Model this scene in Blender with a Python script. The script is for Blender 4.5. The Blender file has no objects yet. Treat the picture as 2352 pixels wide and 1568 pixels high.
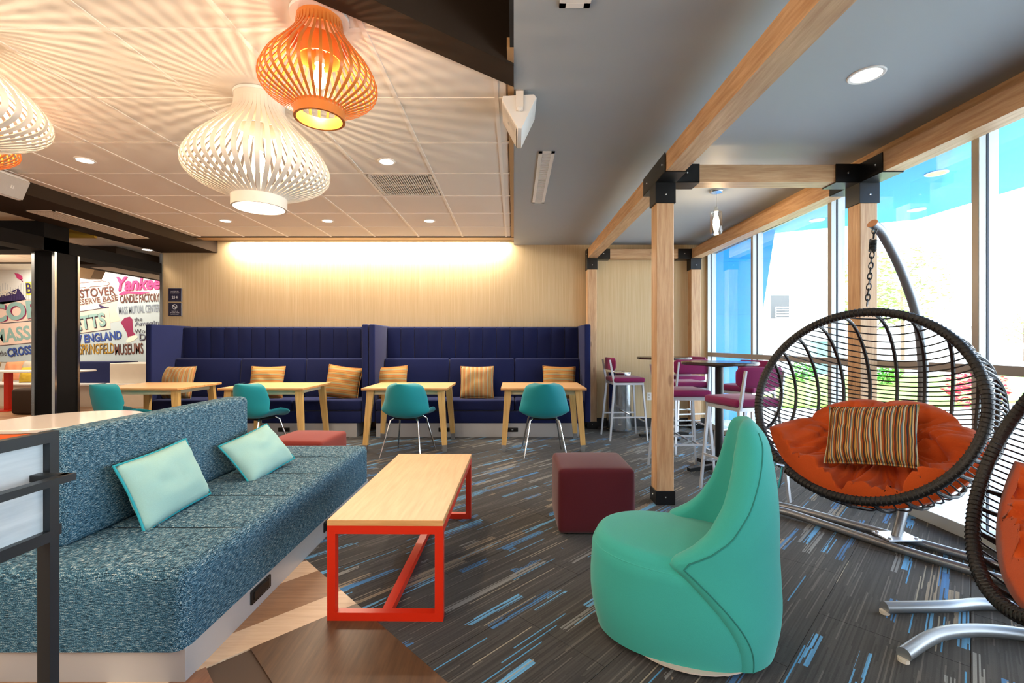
import bpy, bmesh, math, random
from mathutils import Vector, Matrix, noise
R = math.radians
random.seed(7)
SC = bpy.context.scene
COL = SC.collection

# ------------------------------------------------------------------ camera
FPX, CX, CY, CAMZ = 1050.0, 1180.0, 789.0, 1.25
cd = bpy.data.cameras.new('camera'); cam = bpy.data.objects.new('camera', cd); COL.objects.link(cam)
cam.location = (0, 0, CAMZ); cam.rotation_euler = (R(90), 0, 0)
cd.sensor_width = 36.0; cd.lens = FPX / 2352 * 36
cd.shift_x = -(CX - 1176) / 2352; cd.shift_y = (CY - 784) / 2352
cd.clip_start = 0.02; cd.clip_end = 300
SC.camera = cam

def P(px, py, Y):                       # pixel of the photograph at depth Y -> point in the room
    return Vector(((px - CX) * Y / FPX, Y, CAMZ - (py - CY) * Y / FPX))

# ------------------------------------------------------------------ world and lights
SC.view_settings.view_transform = 'Standard'; SC.view_settings.look = 'None'
SC.view_settings.exposure = 0.12; SC.view_settings.gamma = 1.0; SC.view_settings.use_curve_mapping = False
w = bpy.data.worlds.new('sky'); SC.world = w; w.use_nodes = True
bg = w.node_tree.nodes['Background']; bg.inputs[0].default_value = (0.80, 0.91, 1.0, 1); bg.inputs[1].default_value = 9.5
SC.cycles.use_denoising = True
SC.cycles.max_bounces = 7; SC.cycles.diffuse_bounces = 4; SC.cycles.glossy_bounces = 3
SC.cycles.transmission_bounces = 4; SC.cycles.transparent_max_bounces = 12
SC.cycles.sample_clamp_indirect = 6.0
SC.cycles.caustics_reflective = False; SC.cycles.caustics_refractive = False

def area(name, loc, rot, sx, sy, power, col, spread=180):
    l = bpy.data.lights.new(name, 'AREA'); l.shape = 'RECTANGLE'; l.size = sx; l.size_y = sy
    l.energy = power; l.color = col; l.spread = R(spread)
    o = bpy.data.objects.new(name, l); COL.objects.link(o); o.location = loc; o.rotation_euler = rot
    return o
WARM = (1.0, 0.78, 0.56); SOFT = (1.0, 0.86, 0.70)
# hidden strip in the slot along the back wall
area('cove_light', (-2.17, 6.82, 2.79), (R(0), 0, 0), 4.1, 0.04, 165, (1, .88, .72))
# added fill panels, unseen behind the viewpoint, to brighten the room
area('rear_fill_light', (-2.6, -1.0, 2.70), (0, 0, 0), 2.4, 1.6, 120, SOFT)
area('rear_fill_light', (1.2, -1.2, 2.70), (0, 0, 0), 1.6, 1.6, 45, (1, .93, .85))
for _p in ((-3.7, .9, 2.30), (-2.2, .2, 2.30), (-.7, .6, 2.30)):      # added soft fill points out of the frame, evening out the ceiling
    _l = bpy.data.lights.new('room_fill_glow', 'POINT'); _l.energy = 44; _l.color = (1, .76, .56); _l.shadow_soft_size = .30
    _o = bpy.data.objects.new('room_fill_glow', _l); COL.objects.link(_o); _o.location = _p
# far room
area('far_room_light', (-9.2, 8.2, 2.8), (0, 0, 0), 3.0, 1.2, 110, (1, .85, .68))
area('mural_wash_light', (-8.8, 9.6, 2.80), (R(18), 0, 0), 3.6, 0.06, 30, (1, .93, .84))
_l = bpy.data.lights.new('far_room_fill', 'POINT'); _l.energy = 45; _l.color = (1, .72, .45); _l.shadow_soft_size = .15  # unseen point fill, added to warm the tile ceilings past the opening
_o = bpy.data.objects.new('far_room_fill', _l); COL.objects.link(_o); _o.location = (-8.2, 6.6, 2.0)
area('left_room_light', (-7.4, 3.0, 2.75), (0, 0, 0), 2.0, 2.5, 60, SOFT)

# ------------------------------------------------------------------ materials
def lin(h):
    h = h.lstrip('#'); c = [int(h[i:i + 2], 16) / 255 for i in (0, 2, 4)]
    return tuple((x / 12.92 if x <= .04045 else ((x + .055) / 1.055) ** 2.4) for x in c) + (1,)

class NT:
    def __init__(s, name):
        s.m = bpy.data.materials.new(name); s.m.use_nodes = True; s.t = s.m.node_tree
        s.b = s.t.nodes['Principled BSDF']; s.out = s.t.nodes['Material Output']
    def n(s, typ, **k):
        x = s.t.nodes.new(typ)
        for a, v in k.items(): setattr(x, a, v)
        return x
    def L(s, a, b): s.t.links.new(a, b)
    def put(s, sock, v):
        if isinstance(v, bpy.types.NodeSocket): s.L(v, sock)
        else: sock.default_value = v
    def ma(s, op, a, b=None, c=None):
        x = s.n('ShaderNodeMath', operation=op); s.put(x.inputs[0], a)
        if b is not None: s.put(x.inputs[1], b)
        if c is not None: s.put(x.inputs[2], c)
        return x.outputs[0]
    def mix(s, f, a, b, mode='MIX'):
        x = s.n('ShaderNodeMix', data_type='RGBA', blend_type=mode)
        s.put(x.inputs[0], f); s.put(x.inputs[6], a); s.put(x.inputs[7], b); return x.outputs[2]
    def coord(s, kind='Object'):
        return s.n('ShaderNodeTexCoord').outputs[kind]
    def mapped(s, scale, rot=(0, 0, 0), kind='Object'):
        x = s.n('ShaderNodeMapping'); s.L(s.coord(kind), x.inputs[0]); x.inputs['Scale'].default_value = scale
        x.inputs['Rotation'].default_value = rot; return x.outputs[0]
    def noise(s, vec, scale=5, detail=3, rough=.5):
        x = s.n('ShaderNodeTexNoise'); s.L(vec, x.inputs['Vector']); x.inputs['Scale'].default_value = scale
        x.inputs['Detail'].default_value = detail; x.inputs['Roughness'].default_value = rough; return x.outputs[0]
    def white(s, a, b=None):
        x = s.n('ShaderNodeTexWhiteNoise', noise_dimensions='2D'); c = s.n('ShaderNodeCombineXYZ')
        s.put(c.inputs[0], a); s.put(c.inputs[1], 0.0 if b is None else b); s.L(c.outputs[0], x.inputs['Vector'])
        return x.outputs['Value']
    def ramp(s, f, stops, const=False):
        x = s.n('ShaderNodeValToRGB'); e = x.color_ramp.elements
        if const: x.color_ramp.interpolation = 'CONSTANT'
        e[0].position, e[0].color = stops[0]; e[1].position, e[1].color = stops[-1]
        for p, c in stops[1:-1]:
            q = e.new(p); q.color = c
        s.L(f, x.inputs[0]); return x.outputs[0]
    def bump(s, h, strength=.2, dist=.01):
        x = s.n('ShaderNodeBump'); x.inputs['Strength'].default_value = strength; x.inputs['Distance'].default_value = dist
        s.L(h, x.inputs['Height']); s.L(x.outputs[0], s.b.inputs['Normal'])
    def base(s, c): s.put(s.b.inputs['Base Color'], c)
    def pr(s, rough=.5, metal=0., spec=.5):
        s.b.inputs['Roughness'].default_value = rough; s.b.inputs['Metallic'].default_value = metal
        s.b.inputs['Specular IOR Level'].default_value = spec; return s.m

def shade(c, f): return (c[0] * f, c[1] * f, c[2] * f, 1)
def plain(name, hx, rough=.5, metal=0., var=.08, scale=6, bump=0, bscale=200, spec=.5):
    k = NT(name); c = lin(hx) if isinstance(hx, str) else hx
    v = k.coord()
    k.base(k.mix(k.noise(v, scale, 3), shade(c, 1 - var), shade(c, 1 + var)))
    if bump: k.bump(k.noise(v, bscale, 2), bump, .004)
    return k.pr(rough, metal, spec)
def wood(name, a, b, axis=0, rough=.45, scale=1.0, knots=False):
    k = NT(name); sc = [14 * scale] * 3; sc[axis] = 1.1 * scale
    v = k.mapped(tuple(sc)); n1 = k.noise(v, 3, 6, .62)
    c = k.ramp(n1, [(.30, lin(a)), (.72, lin(b))])
    if knots:
        sk = [9] * 3; sk[axis] = 3.2
        vo = k.n('ShaderNodeTexVoronoi'); k.L(k.mapped(tuple(sk)), vo.inputs['Vector']); vo.inputs['Scale'].default_value = .6
        kn = k.ramp(vo.outputs['Distance'], [(.055, (1, 1, 1, 1)), (.11, (0, 0, 0, 1))])
        c = k.mix(k.ma('MULTIPLY', kn, .55), c, lin('#7a4f30'))
    k.base(c); k.bump(n1, .08, .003); return k.pr(rough)
def emis(name, col, s):
    k = NT(name); k.b.inputs['Emission Color'].default_value = col + (1,) if len(col) == 3 else col
    k.b.inputs['Emission Strength'].default_value = s; k.base((.8, .8, .8, 1)); return k.pr(.5)

def m_carpet():
    k = NT('carpet_tile_pile'); s = k.n('ShaderNodeSeparateXYZ'); k.L(k.coord(), s.inputs[0])
    x, y = s.outputs[0], s.outputs[1]
    u = k.ma('MULTIPLY', k.ma('ADD', x, y), .7071); v = k.ma('MULTIPLY', k.ma('SUBTRACT', x, y), .7071)
    cv = k.ma('FLOOR', k.ma('DIVIDE', v, .040)); cu = k.ma('FLOOR', k.ma('ADD', k.ma('DIVIDE', u, .42), k.ma('MULTIPLY', k.white(cv), 9.0)))
    r = k.white(cv, cu)
    fv = k.ma('FLOOR', k.ma('DIVIDE', v, .0055)); fu = k.ma('FLOOR', k.ma('ADD', k.ma('DIVIDE', u, .34), k.ma('MULTIPLY', k.white(fv), 11.0)))
    fr = k.white(fv, fu)
    fo = k.white(k.ma('ADD', fv, 91.3), fu)
    big = k.noise(k.mapped((1, 1, 1)), 1.6, 2)
    base = k.mix(fo, lin('#252423'), lin('#3e3c3a'))
    base = k.mix(k.ma('MULTIPLY', k.ma('GREATER_THAN', fo, .93), .45), base, lin('#6a665f'))
    pick = k.ramp(r, [(0, lin('#000000')), (.74, lin('#8f826e')), (.81, lin('#858785')), (.88, lin('#3a7ab2')), (.94, lin('#5fa6d6')), (1, lin('#5fa6d6'))], True)
    on = k.ma('MULTIPLY', k.ma('GREATER_THAN', r, .74), k.ma('GREATER_THAN', fr, .42))
    on = k.ma('MULTIPLY', on, k.ma('GREATER_THAN', k.ma('ADD', big, k.ma('MULTIPLY', r, .2)), .62))
    c = k.mix(k.ma('MULTIPLY', on, k.ma('ADD', .62, k.ma('MULTIPLY', fo, .36))), base, pick)
    lines = k.ma('GREATER_THAN', fr, .975)
    c = k.mix(k.ma('MULTIPLY', lines, .8), c, k.mix(k.ma('GREATER_THAN', fo, .5), lin('#98917f'), lin('#4a9acb')))
    sp = k.noise(k.coord(), 420, 2)
    c = k.mix(.55, c, k.mix(sp, (0, 0, 0, 1), (1, 1, 1, 1)), 'OVERLAY')
    tn = k.n('ShaderNodeObjectInfo').outputs['Random']
    c = k.mix(k.ma('MULTIPLY', tn, .18), c, lin('#4a4743'))
    k.b.inputs['Sheen Weight'].default_value = .12; k.b.inputs['Sheen Roughness'].default_value = .5
    k.base(c); k.bump(sp, .35, .004); return k.pr(.95, 0, .1)
def m_plank(name, a, b):
    k = NT(name); rnd = k.n('ShaderNodeObjectInfo').outputs['Random']
    v = k.mapped((1, 1, 1), (0, 0, 0)); s = k.n('ShaderNodeSeparateXYZ'); k.L(v, s.inputs[0])
    n1 = k.noise(k.mapped((16, 1.2, 1), (0, 0, R(45))), 3, 5, .6)
    n2 = k.noise(k.mapped((1.2, 16, 1), (0, 0, R(45))), 3, 5, .6)
    n = n1 if 'across' in name else n2
    c = k.ramp(n, [(.32, lin(a)), (.7, lin(b))])
    c = k.mix(k.ma('MULTIPLY', rnd, .35), c, shade(lin(b), .6))
    k.base(c); k.bump(n, .06, .002); return k.pr(.42, 0, .4)
def m_wallpaper():
    k = NT('vertical_line_wallpaper')
    n = k.noise(k.mapped((130, 1, 1.2)), 1.0, 3, .7)
    n2 = k.noise(k.mapped((18, 1, .4)), 1.0, 2)
    c = k.ramp(n, [(.30, lin('#c5ab82')), (.5, lin('#d0b891')), (.70, lin('#dcc8a4'))])
    k.base(k.mix(k.ma('MULTIPLY', n2, .3), c, lin('#b09468'))); k.bump(n, .1, .002); return k.pr(.75, 0, .2)
def m_tweed():
    k = NT('blue_tweed_upholstery'); v = k.coord()
    a = k.noise(k.mapped((400, 38, 420)), 1, 2, .6); b = k.noise(k.mapped((38, 380, 440)), 1, 2, .6); g = k.noise(k.mapped((30, 30, 30)), 1, 2)
    f = k.ma('ADD', k.ma('MULTIPLY', a, .5), k.ma('MULTIPLY', b, .5))
    c = k.ramp(f, [(.40, lin('#10181e')), (.475, lin('#1f4459')), (.53, lin('#3b7290')), (.575, lin('#7f9ea6')), (.64, lin('#d8dad0'))])
    c = k.mix(k.ma('MULTIPLY', g, .3), c, lin('#2b3a40'))
    k.base(c); k.bump(f, .4, .004); return k.pr(.9, 0, .15)
def m_stripes(name, cols, freq, axis=0, dark=.0):
    k = NT(name); s = k.n('ShaderNodeSeparateXYZ'); k.L(k.coord(), s.inputs[0])
    x = s.outputs[axis]; oth = s.outputs[2 - axis]
    wob = k.ma('MULTIPLY', k.noise(k.coord(), 9, 1), .012)
    f = k.ma('FRACT', k.ma('MULTIPLY', k.ma('ADD', x, wob), freq)); n = len(cols)
    c = k.ramp(f, [(i / n, lin(h)) for i, h in enumerate(cols)] + [(1, lin(cols[-1]))], True)
    sh = k.noise(k.mapped((3, 3, 3)), 2, 1); fine = k.noise(k.mapped((60, 60, 60)), 6, 2)
    c = k.mix(k.ma('MULTIPLY', fine, .5), c, k.mix(.5, c, lin('#4a3424')))
    k.base(c); k.bump(f, .3, .003); return k.pr(.9, 0, .1)
def m_fabric(name, hx, rough=.85, sheen=.0, weave=700, var=.12, bs=.2):
    k = NT(name); c = lin(hx); v = k.coord()
    a = k.noise(k.mapped((1, .15, 1)), weave, 1); b = k.noise(v, 4, 3)
    k.base(k.mix(k.ma('ADD', k.ma('MULTIPLY', a, .5), k.ma('MULTIPLY', b, .5)), shade(c, 1 - var), shade(c, 1 + var)))
    k.b.inputs['Sheen Weight'].default_value = sheen; k.bump(a, bs, .002); return k.pr(rough, 0, .15)
def m_glass(name, tint=(1, 1, 1, 1), gl=.06):
    k = NT(name); tr = k.n('ShaderNodeBsdfTransparent'); g = k.n('ShaderNodeBsdfGlossy'); mx = k.n('ShaderNodeMixShader')
    tr.inputs[0].default_value = tint; g.inputs['Roughness'].default_value = .02
    fr = k.n('ShaderNodeLayerWeight'); fr.inputs[0].default_value = .25
    k.L(k.ma('ADD', k.ma('MULTIPLY', fr.outputs['Fresnel'], .35), gl * .3), mx.inputs[0])
    k.L(tr.outputs[0], mx.inputs[1]); k.L(g.outputs[0], mx.inputs[2]); k.L(mx.outputs[0], k.out.inputs[0]); return k.m

carpet = m_carpet()
plank_pale = m_plank('pale_oak_plank', '#c3a386', '#dcc3a6'); plank_brown = m_plank('brown_oak_plank', '#7c5a40', '#9b7658')
plank_dark = m_plank('dark_walnut_plank_across', '#3d2a1d', '#64472f'); plank_mid = m_plank('mid_walnut_plank_across', '#6f4a36', '#936a50')
wallpaper = m_wallpaper()
tile_white = plain('mineral_ceiling_tile', '#e9e2d9', .9, 0, .03, 3, .1, 300, .1)
tbar = plain('white_grid_metal', '#f0e9e1', .5, 0, .03)
greyceil = plain('grey_painted_ceiling', '#a6adb2', .55, 0, .03, 1.2, 0, 0, .35)
blackceil = plain('black_painted_ceiling', '#121213', .8, 0, .1)
brownpaint = plain('dark_brown_paint', '#352a21', .8, 0, .05, spec=.15)
blackpaint = plain('black_painted_metal', '#0f0d0d', .75, 0, .05, spec=.15)
tanpaint = plain('tan_painted_trim', '#b08c62', .6)
yellow = plain('ochre_paint', '#b8912c', .7)
whitewall = plain('white_wall_paint', '#e4e0d8', .8, 0, .02)
baseb = plain('black_vinyl_baseboard', '#17181b', .6)
fir = {a: wood('fir_timber_' + 'xyz'[a], '#b4875e', '#d9b489', a, .5, 1.0, True) for a in range(3)}
firpale = {a: wood('pale_fir_timber_' + 'xyz'[a], '#c79a72', '#e0bc95', a, .5, 1.0, True) for a in range(3)}
maple = wood('maple_laminate', '#c58f5a', '#d9aa74', 1, .35)
maplex = wood('maple_laminate_lengthwise', '#cf9c67', '#e2b785', 0, .38)
mapledge = wood('maple_edge_band', '#b98047', '#d9a66c', 0, .4)
legwood = wood('honey_maple_leg', '#c49a56', '#dcb877', 2, .4)
red = plain('red_powder_coat', '#c9260a', .35, 0, .03)
black = plain('black_steel', '#101113', .35, .3, .05)
darksteel = plain('graphite_powder_coat', '#23282c', .4, .2, .05)
chrome = plain('polished_chrome', '#d9dcde', .2, 1, .02)
brushed = plain('brushed_aluminium', '#b9bcc0', .32, 1, .05)
silver = plain('silver_painted_frame', '#c3c6cc', .35, .5, .03)
whitemetal = plain('white_enamel', '#eceae6', .3, 0, .02)
greymetal = plain('grey_painted_tube', '#8d9297', .35, .6, .04)
kick = plain('anodised_kick_panel', '#b5b5b6', .35, .35, .03)
navy = m_fabric('navy_wool_upholstery', '#161f4a', .9, .1, 500, .15)
tweed = m_tweed()
teal = m_fabric('teal_knit_upholstery', '#38a095', .8, .15, 420, .10)
tealdark = m_fabric('teal_chair_upholstery', '#14808a', .7, .15, 500, .12)
seamdark = plain('dark_teal_seam_thread', '#1f756c', .9)  # seam thread, slightly darker teal than the upholstery
maroon = m_fabric('maroon_wool_upholstery', '#4c161f', .85, .15, 500, .12)
rust = m_fabric('rust_red_upholstery', '#7d3028', .85, .1, 500, .1)
magenta = m_fabric('magenta_upholstery', '#7d1f54', .8, .2, 500, .1)
aqua = m_fabric('pale_aqua_linen', '#93b9b2', .9, .1, 300, .12)
aquapipe = m_fabric('turquoise_piping', '#2f97a3', .8)
orange = m_fabric('burnt_orange_cotton', '#c9531f', .9, .15, 260, .18, .3)
rattan = plain('dark_brown_resin_wicker', '#14100e', .45, 0, .25, 90, .4, 260)
strandm = plain('black_resin_cord', '#15151a', .4, 0, .1)
str_chair = m_stripes('multicolour_stripe_weave', ['#7a3a1e', '#c99a4a', '#3f4f4a', '#e0b070', '#93401e', '#5f7f86', '#d7c6a2', '#8a6a2e', '#b5562c', '#2f3a3a'], 21.0, 0)
str_vert = m_stripes('tan_stripe_weave_upright', ['#b7925d', '#b97852', '#b99b68', '#9aa28a', '#c7a273', '#a98452'], 17.0, 0)
str_horz = m_stripes('tan_stripe_weave_level', ['#c09450', '#bb7448', '#b98f58', '#9aa080', '#c79d62', '#a87a44'], 15.0, 2)
lampwhite = plain('white_lacquered_slat', '#e6ddd0', .4)
lamporange = plain('orange_lacquered_slat', '#d17a35', .35)
glass = m_glass('window_glass'); jar = m_glass('clear_jar_glass', (1, .96, .9, 1), .2)
bulbm = emis('lit_bulb', (1, .80, .52), 60); downm = emis('lit_downlight_lens', (1, .95, .86), 9)
blue = plain('bright_blue_render', '#1494dc', .6, 0, .06, 1.5)
concrete = plain('pale_concrete', '#d8d8d4', .9, 0, .05)
grassm = plain('lawn_grass', '#7fae3c', .9, 0, .2, 12)
leafm = plain('spring_leaf', '#8cc05a', .8, 0, .25, 5); redleaf = plain('red_leaf', '#b8344a', .8, 0, .2, 5)
bark = plain('tree_bark', '#6b5a4c', .9)
cream = plain('cream_laminate', '#cfc6b8', .4); tabletop_white = plain('gloss_white_laminate', '#e8dcd0', .08, 0, .01)
mframe = plain('window_frame_aluminium', '#9a948d', .4, .3, .03); mwhite = plain('window_frame_white', '#cdd6d4', .4, .1, .03)
gasket = plain('black_rubber_gasket', '#1a2230', .6)
panelgrey = wood('pale_grey_wood_panel', '#a9b6bd', '#c2ccd0', 1, .4)

# ------------------------------------------------------------------ mesh builder
class B:
    def __init__(s): s.v = []; s.f = []
    def add(s, vs, fs, mtx=None):
        o = len(s.v)
        s.v += [tuple(mtx @ Vector(p)) if mtx else tuple(p) for p in vs]
        s.f += [tuple(i + o for i in f) for f in fs]; return s
    def box(s, x0, x1, y0, y1, z0, z1, bev=0, seg=2, mtx=None):
        if bev > 0:
            bm = bmesh.new(); bmesh.ops.create_cube(bm, size=1)
            for q in bm.verts:
                q.co = Vector((x0 + (q.co.x + .5) * (x1 - x0), y0 + (q.co.y + .5) * (y1 - y0), z0 + (q.co.z + .5) * (z1 - z0)))
            bmesh.ops.bevel(bm, geom=list(bm.edges), offset=bev, segments=seg, profile=.5, affect='EDGES')
            bm.verts.ensure_lookup_table()
            s.add([q.co.copy() for q in bm.verts], [[q.index for q in f.verts] for f in bm.faces], mtx); bm.free(); return s
        vs = [(x, y, z) for z in (z0, z1) for y in (y0, y1) for x in (x0, x1)]
        return s.add(vs, [(0, 2, 3, 1), (4, 5, 7, 6), (0, 1, 5, 4), (2, 6, 7, 3), (0, 4, 6, 2), (1, 3, 7, 5)], mtx)
    def bar(s, p, q, w, h, w2=None, h2=None):       # rectangular bar between two points
        p, q = Vector(p), Vector(q); d = (q - p).normalized()
        up = Vector((0, 0, 1)) if abs(d.z) < .9 else Vector((0, 1, 0))
        a = d.cross(up).normalized(); b = a.cross(d)
        w2 = w if w2 is None else w2; h2 = h if h2 is None else h2
        vs = []
        for c, ww, hh in ((p, w, h), (q, w2, h2)):
            for i, j in ((-1, -1), (1, -1), (1, 1), (-1, 1)): vs.append(c + a * ww / 2 * i + b * hh / 2 * j)
        return s.add(vs, [(3, 2, 1, 0), (4, 5, 6, 7), (0, 1, 5, 4), (1, 2, 6, 5), (2, 3, 7, 6), (3, 0, 4, 7)])
    def tube(s, pts, r, n=10, closed=False):
        pts = [Vector(p) for p in pts]; m = len(pts); rr = r if isinstance(r, (list, tuple)) else [r] * m
        rings = []; prev = None
        for i, p in enumerate(pts):
            d = (pts[(i + 1) % m] - pts[i - 1]) if closed else (pts[min(i + 1, m - 1)] - pts[max(i - 1, 0)])
            d.normalize()
            if prev is None:
                up = Vector((0, 0, 1)) if abs(d.z) < .9 else Vector((1, 0, 0)); a = d.cross(up).normalized()
            else: a = (prev - d * prev.dot(d)).normalized()
            prev = a; b = d.cross(a)
            rings.append([p + (a * math.cos(2 * math.pi * k / n) + b * math.sin(2 * math.pi * k / n)) * rr[i] for k in range(n)])
        vs = [q for g in rings for q in g]; fs = []
        for i in range(m if closed else m - 1):
            j = (i + 1) % m
            for k in range(n): fs.append((i * n + k, i * n + (k + 1) % n, j * n + (k + 1) % n, j * n + k))
        if not closed: fs += [tuple(reversed(range(n))), tuple((m - 1) * n + k for k in range(n))]
        return s.add(vs, fs)
    def lathe(s, prof, n=32, c=(0, 0, 0), mtx=None):
        vs = []; fs = []; m = len(prof)
        for r, z in prof:
            for k in range(n):
                a = 2 * math.pi * k / n; vs.append((c[0] + r * math.cos(a), c[1] + r * math.sin(a), c[2] + z))
        for i in range(m - 1):
            for k in range(n): fs.append((i * n + k, i * n + (k + 1) % n, (i + 1) * n + (k + 1) % n, (i + 1) * n + k))
        if prof[0][0] > 1e-5 and prof[0] != prof[-1]: fs.append(tuple(reversed(range(n))))
        if prof[-1][0] > 1e-5 and prof[0] != prof[-1]: fs.append(tuple((m - 1) * n + k for k in range(n)))
        return s.add(vs, fs, mtx)
    def loops(s, loops, cap=True):                    # stack of closed loops
        n = len(loops[0]); vs = [p for l in loops for p in l]; fs = []
        for i in range(len(loops) - 1):
            for k in range(n): fs.append((i * n + k, i * n + (k + 1) % n, (i + 1) * n + (k + 1) % n, (i + 1) * n + k))
        if cap: fs += [tuple(reversed(range(n))), tuple((len(loops) - 1) * n + k for k in range(n))]
        return s.add(vs, fs)
    def prism(s, poly, z0, z1):
        n = len(poly); vs = [(x, y, z0) for x, y in poly] + [(x, y, z1) for x, y in poly]
        return s.add(vs, [tuple(reversed(range(n))), tuple(range(n, 2 * n))] + [(i, (i + 1) % n, (i + 1) % n + n, i + n) for i in range(n)])
    def grid(s, fn, nu, nv):
        vs = [fn(i / nu, j / nv) for j in range(nv + 1) for i in range(nu + 1)]
        return s.add(vs, [(j * (nu + 1) + i, j * (nu + 1) + i + 1, (j + 1) * (nu + 1) + i + 1, (j + 1) * (nu + 1) + i) for j in range(nv) for i in range(nu)])
    def mesh(s, name, mat=None, smooth=35, fix=True):
        me = bpy.data.meshes.new(name); me.from_pydata(s.v, [], s.f)
        if fix:
            bm = bmesh.new(); bm.from_mesh(me); bmesh.ops.recalc_face_normals(bm, faces=bm.faces); bm.to_mesh(me); bm.free()
        if smooth:
            me.polygons.foreach_set('use_smooth', [True] * len(me.polygons)); me.set_sharp_from_angle(angle=R(smooth))
        if mat: me.materials.append(mat)
        me.update(); return me
    def build(s, name, mat, parent=None, loc=None, rot=None, smooth=35, fix=True, **props):
        return link(name, s.mesh(name, mat, smooth, fix), parent, loc, rot, **props)

def link(name, data, parent=None, loc=None, rot=None, **props):
    o = bpy.data.objects.new(name, data); COL.objects.link(o)
    if parent: o.parent = parent
    if loc is not None: o.location = loc
    if rot is not None: o.rotation_euler = rot
    for k_, v_ in props.items(): o[k_] = v_
    return o
def tag(o, label, cat=None, group=None, kind=None):
    o['label'] = label
    if cat: o['category'] = cat
    if group: o['group'] = group
    if kind: o['kind'] = kind
    return o
def thing(name, label, cat, loc=(0, 0, 0), rz=0, group=None, kind=None):
    return tag(link(name, None, None, loc, (0, 0, rz)), label, cat, group, kind)
def kids(o): return [c for c in bpy.data.objects if c.parent == o]
def copy_tree(o, parent=None, _map=None):
    if _map is None:
        _map = {}
        for c in bpy.data.objects:
            if c.parent: _map.setdefault(c.parent.name, []).append(c)
    c = o.copy(); COL.objects.link(c); c.parent = parent
    for ch in _map.get(o.name, []): copy_tree(ch, c, _map)
    return c
def place(o, loc, rz=0, label=None, group=None):
    o.location = loc; o.rotation_euler[2] = rz
    if label: o['label'] = label
    if group: o['group'] = group
    return o
def clip(poly, a, b, c):                 # keep a*x+b*y >= c
    out = []
    for i in range(len(poly)):
        p, q = poly[i], poly[(i + 1) % len(poly)]
        dp, dq = a * p[0] + b * p[1] - c, a * q[0] + b * q[1] - c
        if dp >= 0: out.append(p)
        if dp * dq < 0:
            t = dp / (dp - dq); out.append((p[0] + (q[0] - p[0]) * t, p[1] + (q[1] - p[1]) * t))
    return out
def parea(poly): return abs(sum(poly[i][0] * poly[(i + 1) % len(poly)][1] - poly[(i + 1) % len(poly)][0] * poly[i][1] for i in range(len(poly)))) / 2

WY, WX, CZ = 6.9, 2.9, 2.74             # back wall, window wall, ceiling height
# ================================================================== SETTING
# ---- floor: slab, carpet tiles laid on the diagonal, wood planks
fl = B().box(-13, WX, -3, 10.2, -.12, -.006).build('floor', plain('floor_slab', '#4a3a2e', .8), smooth=0)
tag(fl, 'floor of dark striped carpet tiles meeting diagonal wood planks', None, None, 'structure')
S2 = math.sqrt(.5)
def uv2xy(u, v): return ((u + v) * S2, (u - v) * S2)          # u along (1,1), v along (1,-1)
nt = 0
TL, TW = 1.0, .5
for iu in range(-8, 11):
    for iv in range(-16, 12):
        off = .5 * (iv % 2)
        u0, v0 = iu * TL + off, iv * TW; g = .0012
        poly = [uv2xy(u0 + g, v0 + g), uv2xy(u0 + TL - g, v0 + g), uv2xy(u0 + TL - g, v0 + TW - g), uv2xy(u0 + g, v0 + TW - g)]
        for a, b, c in ((1, 0, -5.3), (-1, 0, -WX), (0, 1, -.6), (0, -1, -WY), (1, 1, 1.443)): 
            if poly: poly = clip(poly, a, b, c)
        if len(poly) >= 3 and parea(poly) > .004:
            B().prism(poly, -.006, 0).build('carpet_tile', carpet, fl, smooth=0); nt += 1
# planks along (1,1) on the far side, along (1,-1) near the viewpoint
def plank(poly, m):
    for a, b, c in ((-1, -1, -1.443), (1, 0, -5.3), (0, 1, -.6)):
        if poly: poly = clip(poly, a, b, c)
    if len(poly) >= 3 and parea(poly) > .003: B().prism(poly, -.006, .0005).build('plank', m, fl, smooth=0)
rows = [(2.958, 3.186, plank_pale), (3.186, 3.597, plank_brown), (3.597, 3.83, plank_pale), (3.83, 4.2, plank_dark), (4.2, 4.5, plank_brown), (4.5, 4.8, plank_mid)] + [(4.8 + .3 * q, 5.1 + .3 * q, (plank_brown, plank_dark, plank_mid)[q % 3]) for q in range(0, 24)]
for d0, d1, m in rows:                                         # y-x = d
    for s0 in (-4.6, -3.2, -1.8, -.4, .3):
        s1 = {-4.6: -3.2, -3.2: -1.8, -1.8: -.4, -.4: 1.6, .3: .3}[s0]
        if s1 <= s0: continue
        plank([((s0 - d0) / 2, (s0 + d0) / 2), ((s1 - d0) / 2, (s1 + d0) / 2), ((s1 - d1) / 2, (s1 + d1) / 2), ((s0 - d1) / 2, (s0 + d1) / 2)], m)
k0 = -.52; ms = [plank_mid, plank_pale, plank_dark, plank_mid, plank_mid, plank_mid, plank_dark, plank_dark, plank_dark]
for i in range(9):
    s0 = .14 + (i - 5) * .2186 + .2186; s1 = s0 + .2186
    if i >= 6: s0 = .795 + (i - 6) * .216; s1 = s0 + .216
    plank([((s0 - 2.958) / 2, (s0 + 2.958) / 2), ((s1 - 2.958) / 2, (s1 + 2.958) / 2), ((s1 + .6) / 2, (s1 - .6) / 2), ((s0 + .6) / 2, (s0 - .6) / 2)], ms[i])
plankf = m_plank('warm_oak_plank_across', '#8d6a4d', '#b08a68')
for iy in range(0, 26):                                        # far room boards
    y0 = 5.2 + iy * .19
    for x0, x1 in ((-13, -9.2), (-9.2, -5.31)):
        B().box(x0 + .002, x1 - .002, y0 + .002, y0 + .188, -.006, 0).build('plank', plankf if (iy + int(x0)) % 4 else plank_brown, fl, smooth=0)

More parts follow.
